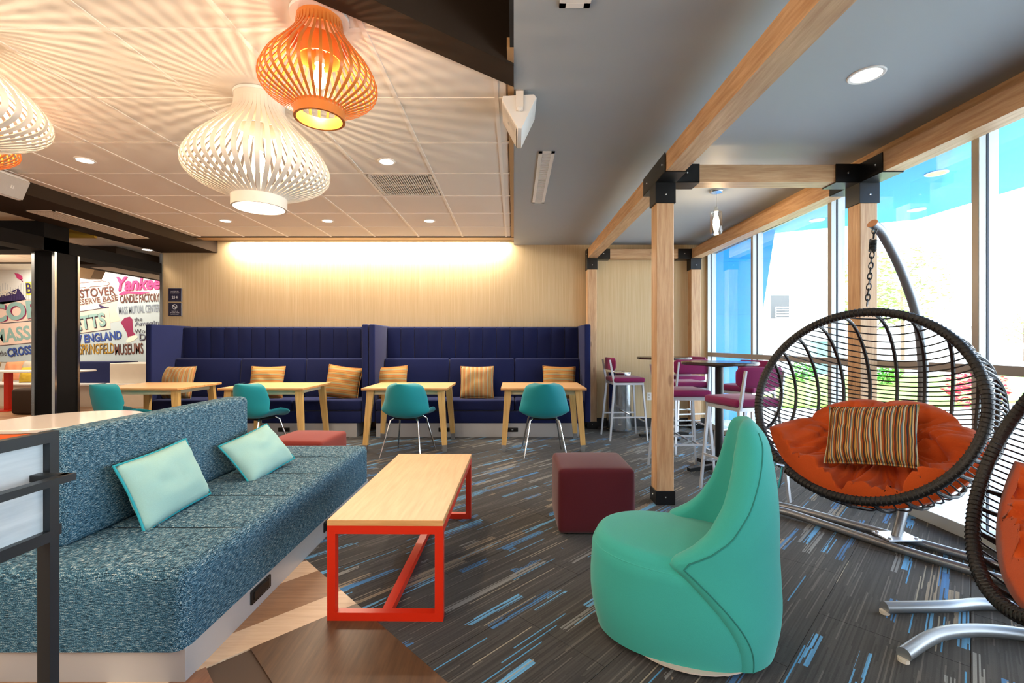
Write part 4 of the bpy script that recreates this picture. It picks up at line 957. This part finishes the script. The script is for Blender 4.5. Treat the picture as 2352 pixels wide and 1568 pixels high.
pillow('pale aqua lumbar pillow with turquoise piping at the far end of the sofa', (-1.67, 3.0, .535), (R(-38), R(-8), R(82)), .44, .31, .14, aqua, GA, (aquapipe, .0055), .05, 7)

# ================================================================== WHITE ROUND TABLE, ORANGE SEAT
t = thing('round_table', 'white gloss round table behind the blue sofa', 'table', (-3.05, 3.13, 0))
B().lathe([(.0001, .705), (.385, .705), (.405, .712), (.408, .728), (.404, .735), (.0001, .735)], 64).build('tabletop', tabletop_white, t)
B().lathe([(.035, .02), (.035, .69), (.11, .70), (.11, .705), (.0001, .705)], 24).build('column', brushed, t)
B().lathe([(.0001, .0), (.26, .0), (.26, .012), (.05, .03), (.0001, .03)], 40).build('base_disc', brushed, t)
t = thing('round_stool', 'orange padded round seat with a white rim below the round table', 'stool', (-4.62, 4.15, 0))
orseat = m_fabric('orange_seat_upholstery', '#d4571c', .7)
B().lathe([(.0001, .47), (.34, .47), (.44, .455), (.46, .43), (.0001, .43)], 48).build('seat_pad', orseat, t)
B().lathe([(.0001, .43), (.465, .43), (.465, .408), (.0001, .408)], 48).build('rim', whitemetal, t)
B().lathe([(.0001, .408), (.40, .408), (.36, .0), (.0001, 0)], 40).build('body', black, t)

# ================================================================== STEEL RACK
t = thing('steel_panel_rack', 'graphite steel rack holding two pale grey wood panels and a rail', 'rack', (-1.38, 1.36, 0))
f = .028
B().box(-f / 2, f / 2, -f / 2, f / 2, 0, .99).build('post', darksteel, t, smooth=0)
B().box(-f / 2, f / 2, -1.2 - f / 2, -1.2 + f / 2, 0, .99).build('post', darksteel, t, smooth=0)
B().box(-f / 2, f / 2, -1.18, -f / 2, .958, .99).build('top_rail', darksteel, t, smooth=0)
B().box(-f / 2, f / 2, -1.18, -f / 2, .665, .697).build('bottom_rail', darksteel, t, smooth=0)
for x in (-.045,):
    B().box(x - .014, x + .014, .02, .05, 0, .665).build('leg', darksteel, t, smooth=0)
    B().box(x - .014, f / 2 - f, -.0, .05, .665, .697).build('cross_rail', darksteel, t, smooth=0)
B().box(-.012, -.006, -1.18, -f / 2, .697, .958).build('panel', panelgrey, t, smooth=0)
B().box(-.010, .088, -.052, -.022, .853, .873).box(.07, .10, -1.1, -.022, .853, .873).build('handrail', darksteel, t, smooth=0)
t = thing('upright_panel', 'pale grey wood sheet standing up behind the steel rack at the picture edge', 'panel', (-1.42, 1.18, 0))
B().box(-.006, .006, -.45, .022, .66, 1.043, .001, 1).build('sheet', panelgrey, t, smooth=0)
B().box(-.012, .012, -.45, .02, .0, .66).build('support', darksteel, t, smooth=0)

# ================================================================== TEAL LOUNGE CHAIR
def lounge():
    t = thing('lounge_chair', 'bright teal rounded lounge chair with a tapering curved back', 'chair', (.742, 1.975, 0), R(162 - 180))
    # local: faces -x after rz=0 ; rz = facing-180
    def plan(th, s=1.0):                        # th measured from rear (+x)
        c, s_ = math.cos(th), math.sin(th)
        a = .355 if c > 0 else .415; n = 2.3
        r = 1 / ((abs(c) / a) ** n + (abs(s_) / .305) ** n) ** (1 / n)
        return r * s
    def bulge(z): return .90 + .10 * math.sin(min(1, z / .22) * math.pi / 2) - .03 * max(0, (z - .25) / .2)
    N_ = 72; L_ = []
    for z in (.035, .04, .06, .10, .15, .20, .25, .30, .34, .375):
        L_.append([(plan(2 * math.pi * k / N_) * bulge(z) * .975 * math.cos(2 * math.pi * k / N_), plan(2 * math.pi * k / N_) * bulge(z) * .975 * math.sin(2 * math.pi * k / N_), z) for k in range(N_)])
    for q in range(1, 9):
        a = R(90 * q / 8); dr = .05 * (1 - math.cos(a)); z = .375 + .05 * math.sin(a)
        L_.append([((plan(2 * math.pi * k / N_) * .93 - dr) * math.cos(2 * math.pi * k / N_), (plan(2 * math.pi * k / N_) * .93 - dr) * math.sin(2 * math.pi * k / N_), z - .012 * math.cos(2 * math.pi * k / N_)) for k in range(N_)])
    for f_ in (.75, .5, .25, .02):
        L_.append([((plan(2 * math.pi * k / N_) * .93 - .05) * f_ * math.cos(2 * math.pi * k / N_), (plan(2 * math.pi * k / N_) * .93 - .05) * f_ * math.sin(2 * math.pi * k / N_), .425 + .016 * (1 - f_ * f_) - .012 * f_ * math.cos(2 * math.pi * k / N_)) for k in range(N_)])
    B().loops(L_).build('seat_body', teal, t, smooth=60)
    # welt around the seat top
    rim = [(plan(2 * math.pi * k / N_) * .937 * math.cos(2 * math.pi * k / N_), plan(2 * math.pi * k / N_) * .937 * math.sin(2 * math.pi * k / N_), .378 - .010 * math.cos(2 * math.pi * k / N_)) for k in range(N_)]
    B().tube(rim, .003, 5, True).build('seat_seam', teal, t)
    ZT = .945
    def thE(z):
        if z < .42: return R(46 + 51 * (z / .42) ** 2.0)
        q = min(1, (z - .42) / (ZT - .42)); 
        tb_ = [(0, 1), (.1, .80), (.21, .66), (.4, .53), (.61, .43), (.8, .34), (.9, .29), (.96, .23), (.985, .16), (1, .03)]
        for (qa, fa), (qb, fb) in zip(tb_[:-1], tb_[1:]):
            if q <= qb: return R(97) * (fa + (fb - fa) * (q - qa) / (qb - qa))
    def rad_o(z): return bulge(min(z, .42)) * 1.0 + .015 - (0 if z < .5 else .17 * ((z - .5) / (ZT - .5)) ** 2.2 + .12 * max(0, (z - .84) / (ZT - .84)) ** 2)
    nz = 46; L_ = []; M_ = 26; zs = [.035 + (ZT - .035) * (1 - (1 - i / nz) ** 1.25) for i in range(nz + 1)]
    seamO = []; 
    for z in zs:
        e = thE(z); ro = rad_o(z); topf = max(0, (ZT - z) / (ZT - .42)) if z > .42 else 1
        th = .098 * (max(0, 1 - ((z - .80) / (ZT - .80)) ** 2) ** .5 if z > .80 else 1) + .003
        row = []
        for k in range(M_ + 1):
            a = -e + 2 * e * k / M_; r = plan(a, ro); row.append((r * math.cos(a), r * math.sin(a), z))
        for k in range(1, 6):                    # rounded rim
            b_ = math.pi * k / 6; a = e + (th * .55 / max(plan(e, ro), .1)) * math.sin(b_); r = plan(a, ro) - th / 2 + th / 2 * math.cos(b_); row.append((r * math.cos(a), r * math.sin(a), z))
        for k in range(M_ + 1):
            a = e - 2 * e * k / M_; r = plan(a, ro) - th; row.append((r * math.cos(a), r * math.sin(a), z))
        for k in range(1, 6):
            b_ = math.pi * (1 - k / 6); a = -e - (th * .55 / max(plan(e, ro), .1)) * math.sin(b_); r = plan(a, ro) - th / 2 + th / 2 * math.cos(b_); row.append((r * math.cos(a), r * math.sin(a), z))
        L_.append(row)
    B().loops(L_).build('back_shell', teal, t, smooth=70)
    for s in (-1, 1):
        B().tube([( (plan(thE(z), rad_o(z)) + .0005) * math.cos(thE(z) * .985), s * (plan(thE(z), rad_o(z)) + .0005) * math.sin(thE(z) * .985), z) for z in zs[:-4]], .0032, 5).build('shell_seam', seamdark, t)
    B().lathe([(.0001, .03), (.30, .03), (.30, .036), (.0001, .036)], 40).build('base_plate', plain('pale_base_board', '#b9ada2', .6), t)
    for a_ in (60, 150, 215, 300):
        x, y = .24 * math.cos(R(a_)), .24 * math.sin(R(a_)); B().box(x - .022, x + .022, y - .022, y + .022, 0, .034, .002, 1).build('foot', plain('pale_foot', '#b9ada2', .6), t)
    h = B(); zh = .71; rr_ = plan(0, rad_o(zh)); 
    h.tube([(rr_ - .005, -.05, zh + .06), (rr_ + .022, -.045, zh + .055), (rr_ + .026, 0, zh), (rr_ + .022, .02, zh - .05), (rr_ - .005, .025, zh - .055)], .006, 8)
    h.build('pull_handle', chrome, t)
    return t
lounge()

# ================================================================== BAR TABLES AND STOOLS
def bar_table(label, x, y, rz):
    t = thing('high_table', label, 'table', (x, y, 0), rz, 'round high tables under the timber frame')
    B().lathe([(.0001, 1.045), (.345, 1.045), (.352, 1.052), (.352, 1.068), (.345, 1.075), (.0001, 1.075)], 56).build('tabletop', plain('dark_laminate', '#3a2d27', .22), t)
    B().lathe([(.038, .05), (.038, 1.02), (.13, 1.03), (.13, 1.045), (.0001, 1.045)], 28).build('column', black, t)
    for k in range(4):
        a = R(90 * k); B().bar((.02 * math.cos(a), .02 * math.sin(a), .055), (.345 * math.cos(a), .345 * math.sin(a), .045), .05, .05, .05, .032).build('foot_arm', black, t)
        B().lathe([(.012, 0), (.012, .03), (.0001, .03)], 10, (.325 * math.cos(a), .325 * math.sin(a), 0)).build('glide', chrome, t)
    return t
bar_table('round dark topped high table half hidden by the timber post near the back wall', 2.0, 6.08, R(10))
bar_table('round dark topped high table nearer the hanging chair', 2.01, 4.47, R(15))
def stool(label):                                # faces +y
    t = thing('bar_stool', label, 'stool', (0, 0, 0), 0, 'magenta bar stools at the high tables')
    w_ = .20; q = .024
    for sx in (-1, 1):
        B().bar((sx * (w_ - .015), .185, .735), (sx * (w_ + .025), .235, 0), q, q, q * .8, q * .8).build('front_leg', silver, t, smooth=0)
        B().bar((sx * (w_ - .012), -.19, .735), (sx * (w_ + .02), -.255, 0), q, q * 1.15, q * .8, q * .9).build('rear_leg', silver, t, smooth=0)
        B().bar((sx * (w_ - .012), -.19, .72), (sx * (w_ - .022), -.245, 1.04), q * .85, q * 1.2, q * .7, q * .8).build('upright', silver, t, smooth=0)
        B().bar((sx * (w_ + .01), .215, .30), (sx * (w_ + .008), -.232, .30), .014, .018).build('side_stretcher', silver, t, smooth=0)
    B().box(-w_ + .005, w_ - .005, -.195, .195, .715, .745).build('seat_frame', silver, t, smooth=0)
    B().bar((-w_, .20, .245), (w_, .20, .245), .022, .014).bar((-w_, .0, .34), (w_, .0, .34), .014, .014).build('footrest', chrome, t, smooth=0)
    b = B(); b.box(-w_ - .015, w_ + .015, -.20, .215, .745, .812, .028, 4).build('seat_cushion', magenta, t)
    b = B(); n = 14; L_ = []
    for i in range(n + 1):
        u = -1 + 2 * i / n; x = u * .215; y = -.235 + .0 - .0 + .030 * u * u; e = min(1, (1 - abs(u)) / .10); hh = .083 * (.62 + .38 * math.sqrt(max(0, 1 - (1 - e) ** 2))); tt = .022 * (.4 + .6 * math.sqrt(max(0, 1 - (1 - e) ** 2)))
        row = []
        for k in range(16):
            a = 2 * math.pi * k / 16; c, s = math.cos(a), math.sin(a)
            row.append((x, y + tt * math.copysign(abs(c) ** .7, c) + .018, .985 + hh * math.copysign(abs(s) ** .45, s)))
        L_.append(row)
    b.loops(L_).build('backrest', magenta, t, smooth=60)
    return t
st = stool('magenta bar stool in front of the chrome bin, seen from its side'); place(st, (1.475, 6.10, 0), R(-90 + 4))
for x, y, rz, lb in ((1.645, 4.50, -90, 'magenta bar stool mostly hidden behind the front timber post'), (2.02, 5.42, 5, 'magenta bar stool with its back to the front high table'),
                     (2.38, 6.38, 100, 'magenta bar stool tucked in the corner behind the rear high table'), (1.90, 3.80, 14, 'magenta bar stool nearest the hanging chair, back towards the viewpoint'), (2.50, 4.92, 120, 'magenta bar stool on the window side of the front high table')):
    place(copy_tree(st), (x, y, 0), R(rz), lb)
t = thing('waste_bin', 'round polished steel waste bin against the papered wall', 'bin', (1.525, 6.62, 0))
B().lathe([(.0001, 0), (.185, 0), (.188, .02), (.188, .03), (.183, .035), (.183, .72), (.188, .73), (.188, .76), (.183, .77), (.183, .80), (.0001, .80)], 48).build('body', chrome, t)
B().lathe([(.183, .80), (.186, .81), (.186, .845), (.15, .855), (.13, .845), (.12, .80), (.0001, .80)], 48).build('lid', chrome, t)
B().box(-.05, .02, -.192, -.183, .765, .795, .004, 1).box(-.06, -.01, -.19, -.184, .10, .112).build('label_plate', brushed, t)

# ================================================================== HANGING CHAIRS
def hanging_chair(label, c, az, el, Rr, tip, hub, feet, cux=0.0, tipdir=None):
    n = Vector((math.cos(el) * math.cos(az), math.cos(el) * math.sin(az), math.sin(el))); h = Vector((-math.sin(az), math.cos(az), 0)); v = n.cross(h); c = Vector(c)
    O = Vector((hub[0], hub[1], 0)); t = thing('hanging_basket_chair', label, 'chair', O, 0, None)
    DP = .60 * Rr / .55
    def W(a, b_, d):
        k_ = 1 + .11 * math.sin(math.pi * min(1, max(0, d / DP)))
        return c + h * a * k_ + v * b_ * k_ - n * d - O
    def depth(a, b_, k=1.0): return DP * k * math.sqrt(max(0, 1 - ((a * a + b_ * b_) / (Rr * Rr)) ** 1.5))
    NN = 96
    B().tube([W(Rr * math.cos(2 * math.pi * i / NN), Rr * math.sin(2 * math.pi * i / NN), 0) for i in range(NN)], .024, 12, True).build('rim', rattan, t)
    wr_ = B()                                        # cord lashing wound round the rim
    for i in range(0, 150):
        a = 2 * math.pi * i / 150; p = W(Rr * math.cos(a), Rr * math.sin(a), 0); d = (h * -math.sin(a) + v * math.cos(a)); e1 = (h * math.cos(a) + v * math.sin(a)); ring = []
        for k in range(7): b_ = 2 * math.pi * k / 7; ring.append(p + (e1 * math.cos(b_) + n * math.sin(b_)) * .0255 + d * .007 * (k / 7))
        wr_.tube(ring, .0032, 4, True)
    wr_.build('rim_lashing', rattan, t, kind='stuff')
    for i in range(11):                              # ribs run up and down the basket
        a = Rr * .93 * math.sin(R(-80 + 16 * i)); m = math.sqrt(Rr * Rr - a * a)
        pts = [W(a, m * math.cos(q), depth(a, m * math.cos(q))) for q in [math.pi * k / 30 for k in range(31)]]
        B().tube(pts, .0105, 7).build('rib', rattan, t)
    ns = 42
    for i in range(ns):                              # cords run across
        b_ = Rr * (-.985 + 1.97 * (i + .5) / ns); m = math.sqrt(max(.0001, Rr * Rr - b_ * b_))
        pts = [W(m * math.cos(q), b_, depth(m * math.cos(q), b_)) for q in [math.pi * k / 22 for k in range(23)]]
        B().tube(pts, .0044, 5).build('cord', strandm, t)
    # cushion filling the lower half
    Cu = Vector((cux, -.44 * Rr)); ru, rv = Rr * .92, Rr * .74; nr, na = 34, 180; rnd = random.Random(3)
    def cpt(rr_, a, side):
        rr0 = rr_; 
        nz_ = 1 - .10 * (1 - abs(math.sin(a * 3.5 + .4)) ** .5) * (1 if math.sin(a) > -.2 else .3)
        a_ = Cu.x + ru * rr_ * nz_ * math.cos(a); b_ = Cu.y + rv * rr_ * nz_ * math.sin(a)
        L2 = math.hypot(a_, b_); mx = Rr * .975
        if L2 > mx: a_ *= mx / L2; b_ *= mx / L2
        wv = noise.noise(Vector((math.cos(a) * 2.0, math.sin(a) * 2.0, rr_ * 1.6)))
        lobe = abs(math.sin(a * 3.5 + .6 * wv)) ** .45; fold = 1 - abs(math.sin(a * 13 + 7 * wv)) ** .6; fold2 = noise.noise(Vector((a_ * 6, b_ * 6, 3)))
        cr = 1 - abs(noise.noise(Vector((a_ * 9 + 4, b_ * 5, 8)))) * 4; cr = max(0, cr) ** 2
        th = .17 * math.sqrt(max(0, 1 - rr_ ** 5)) * (.42 + .62 * (lobe * rr_ + 1 - rr_) - .22 * fold * min(1, rr_ * 1.6) + .34 * fold2 - .30 * cr)
        th -= .07 * math.exp(-((rr_ - .0) / .18) ** 2)
        dd = depth(a_, b_, .96 if not side or not cux else .50)
        p = W(a_, b_, dd); nn = ((c - O) - p + v * .1).normalized()
        return p + nn * (.012 + (th if side else 0))
    for_ = B(); L_ = [[cpt(1 - k / nr, 2 * math.pi * i / na, True) for i in range(na)] for k in range(nr)]
    L2_ = [[cpt((k) / 8, 2 * math.pi * i / na, False) for i in range(na)] for k in range(1, 9)]
    rows_ = L2_ + L_; rows_.append([cpt(.01, 2 * math.pi * i / na, True) for i in range(na)])
    for_.loops(rows_).build('seat_cushion', orange, t, smooth=180)
    # stand: hub plate, rails, curved mast
    tube_r = .026
    for f in feet:
        B().tube(smooth3([Vector(p) - O for p in f], 8), tube_r, 12).build('base_rail', greymetal, t)
        for e in (f[0], f[-1]):
            B().lathe([(.0001, 0), (.02, 0), (.02, .014), (.0001, .014)], 10, tuple(Vector((e[0], e[1], 0)) - O + (Vector(f[len(f) // 2]) - Vector(e)).normalized() * .05 * Vector((1, 1, 0)).length * 0)).build('foot_glide', cream, t)
    hub_plate = B().box(-.10, .10, -.07, .07, .058, .068, .002, 1); hub_plate.build('hub_plate', silver, t)
    for sx in (-.08, .08):
        for sy in (-.05, .05): B().lathe([(.0001, .078), (.009, .076), (.011, .068), (.0001, .068)], 8, (sx, sy, 0)).build('bolt', chrome, t)
    tip = Vector(tip)
    td = Vector(tipdir) if tipdir else Vector((tip.x - hub[0], tip.y - hub[1], 0)); back = -td.normalized()
    H_ = tip.z
    mast = [Vector((0, 0, .06)), Vector((0, 0, .30)) + back * .10, Vector((0, 0, .62)) + back * .22, Vector((0, 0, 1.0)) + back * .27, Vector((0, 0, 1.38)) + back * .22, Vector((0, 0, H_ - .28)) + back * .06, Vector((0, 0, H_ - .06)) - back * td.length * .55, tip - O]
    B().tube(smooth3(mast, 8), .027, 14).build('mast', greymetal, t)
    ep = tip - O; dcap = (ep - mast[-2]).normalized(); mm = Matrix.Translation(ep) @ Vector((0, 0, 1)).rotation_difference(dcap).to_matrix().to_4x4()
    B().lathe([(.0001, .004), (.027, .003), (.029, 0), (.0001, 0)], 20, mtx=mm).build('end_cap', plain('copper_cap', '#b98158', .4, .3), t)
    # chain
    top = ep + Vector((0, 0, -.03)) - dcap * .02; bot = W(0, Rr, 0) + Vector((0, 0, .02)); ln = (bot - top); z = 0; tot = ln.length; u = ln.normalized(); s1 = u.orthogonal().normalized(); s2 = u.cross(s1)
    def linkring(p, a_, b_, r_, lg):
        return B().tube([p + a_ * math.cos(q) * r_ + u * math.sin(q) * lg for q in [2 * math.pi * k / 14 for k in range(14)]], .0036, 6, True)
    def nl(z, k): linkring(top + u * z, s1 if k % 2 else s2, None, .011, .021).build('chain_link', black, t)
    nl(.0, 0); nl(.03, 1)
    sp = []
    for k in range(9 * 14 + 1): a = 2 * math.pi * k / 14; sp.append(top + u * (.055 + .075 * k / (9 * 14)) + (s1 * math.cos(a) + s2 * math.sin(a)) * .017)
    B().tube(sp, .0034, 6).build('spring', black, t)
    z = .15; k = 0
    while z < tot - .01: nl(z, k); z += .032; k += 1
    return t, W, depth, n, h, v
def smooth3(keys, m):
    out = []
    for i in range((len(keys) - 1) * m + 1):
        s = i / m; k_ = min(int(s), len(keys) - 2); f = s - k_
        p0 = keys[max(k_ - 1, 0)]; p1 = keys[k_]; p2 = keys[k_ + 1]; p3 = keys[min(k_ + 2, len(keys) - 1)]
        out.append(.5 * (2 * p1 + (p2 - p0) * f + (2 * p0 - 5 * p1 + 4 * p2 - p3) * f * f + (3 * p1 - p0 - 3 * p2 + p3) * f ** 3))
    return out
zr = .028
f1 = [[(1.70, 3.42, zr), (1.92, 3.33, zr + .012), (2.10, 3.10, zr), (2.30, 2.72, zr), (2.52, 2.38, zr), (2.60, 2.22, zr)], [(1.80, 3.60, zr), (2.05, 3.42, zr), (2.30, 3.08, zr), (2.48, 2.82, zr), (2.72, 2.45, zr), (2.80, 2.30, zr)]]
hc, Wf, dep, n1, h1, v1 = hanging_chair('dark wicker hanging basket chair with an orange cushion and striped pillow', (1.964, 2.642, .915), R(-148.2), R(18.2), .55, (2.15, 2.74, 1.97), (2.36, 2.82), f1)
pc_ = Wf(.03, -.135, .34) + hc.location + n1 * .16
m3 = Matrix((tuple(-h1), tuple(-n1), tuple(v1))).transposed() if False else None
pw = pillow('striped multicolour lumbar pillow lying on the orange cushion of the hanging chair', tuple(pc_), (0, 0, 0), .44, .39, .16, str_chair, 'pillow in the hanging chair', (str_chair, .006), .06, 4)
ax_x = h1 * 1.0; ax_z = (v1 * .93 - n1 * .30).normalized(); ax_y = ax_z.cross(ax_x).normalized(); ax_x = ax_y.cross(ax_z)
rot = Matrix((ax_x, ax_y, ax_z)).transposed(); rot = rot @ Matrix.Rotation(R(-10), 3, 'Y'); pw.rotation_euler = rot.to_euler()
f2 = [[(1.72, 2.12, zr), (2.0, 2.12, zr + .004), (2.27, 2.14, zr), (2.55, 1.98, zr), (2.72, 1.80, zr)], [(1.535, 1.80, zr), (1.82, 1.92, zr + .01), (2.15, 1.92, zr), (2.5, 1.72, zr), (2.70, 1.55, zr)]]
hanging_chair('dark wicker hanging basket chair with orange cushion, cut by the picture edge', (1.953, 1.60, .80), R(153), R(21), .53, (1.97, 1.50, 1.96), (2.42, 1.60), f2, -.12)

# ================================================================== FAR ROOM FURNITURE
t = thing('lounge_bench', 'white far room bench standing under the mural', 'bench', (-9.9, 9.4, 0))
B().box(-1.6, .7, -.25, .45, 0, .42).build('base', cream, t, smooth=0); B().box(-1.6, .7, -.28, .2, .42, .46, .005, 1).build('seat_slab', whitemetal, t, smooth=0)
t = thing('white_block_seat', 'tall pale block seat beyond the navy bench wing', 'bench', (-7.65, 9.3, 0))
B().box(-1.5, -.40, -.1, .5, 0, .88).build('navy_back', navy, t, smooth=0); B().box(-.40, .55, -.2, .5, .46, .86, .01, 1).build('block_back', cream, t, smooth=0)
B().box(-1.5, .55, -.30, .5, .0, .42).build('base', cream, t, smooth=0); B().box(-1.52, .57, -.33, .5, .42, .46, .005, 1).build('seat_slab', whitemetal, t, smooth=0)
fp = [(-28, '#8f7a5c', 'olive brown far pillow at the picture edge'), (33, '#d9926a', 'peach far pillow between two others on the white bench'), (72, '#b7ad9c', 'grey beige far pillow partly behind the black column'), (66, '#c7a93c', 'yellow far pillow in front of the grey beige one')]
for i, (px, hx_, lb) in enumerate(fp):
    q = P(px, 852 if i < 3 else 860, 9.45 if i < 3 else 9.3); pillow(lb, (q.x, q.y, q.z), (R(-15), R(4 * (-1) ** i), 0), .42 if i < 3 else .34, .42 if i < 3 else .32, .16, m_fabric('far_pillow_cloth', hx_), 'pillows on the far white bench', None, .05, i)
t = thing('far_table', 'long white table on a red leg in the far room', 'table', (-9.35, 8.6, 0))
B().box(-1.6, .45, -.22, .22, .715, .745, .003, 1).build('tabletop', whitemetal, t, smooth=0)
B().box(-.20, -.11, -.04, .04, .0, .715).build('leg', red, t, smooth=0); B().box(-.36, .05, -.2, .2, 0, .015).build('foot_plate', red, t, smooth=0)
t = thing('far_table', 'small white table end showing beside the black column', 'table', (-8.42, 8.6, 0))
B().box(-.33, .35, -.25, .25, .72, .75, .01, 2).build('tabletop', whitemetal, t, smooth=0); B().box(-.28, -.2, -.04, .04, 0, .72).build('leg', red, t, smooth=0)
darkbrown = m_fabric('dark_brown_upholstery', '#3a2f28')
q = P(62, 953, 8.0)
t = thing('cube_ottoman', 'dark brown ottoman in the far room beside the black column', 'ottoman', (q.x, 8.25, 0))
B().box(-.30, .36, -.25, .25, .01, .455, .05, 3).build('cushion_body', darkbrown, t)
t = thing('disc_stool', 'small orange floor disc beside the dark brown ottoman', 'stool', (-9.35, 8.05, 0))
B().lathe([(.0001, .04), (.13, .04), (.15, .02), (.13, 0), (.0001, 0)], 24).build('base_disc', orseat, t)
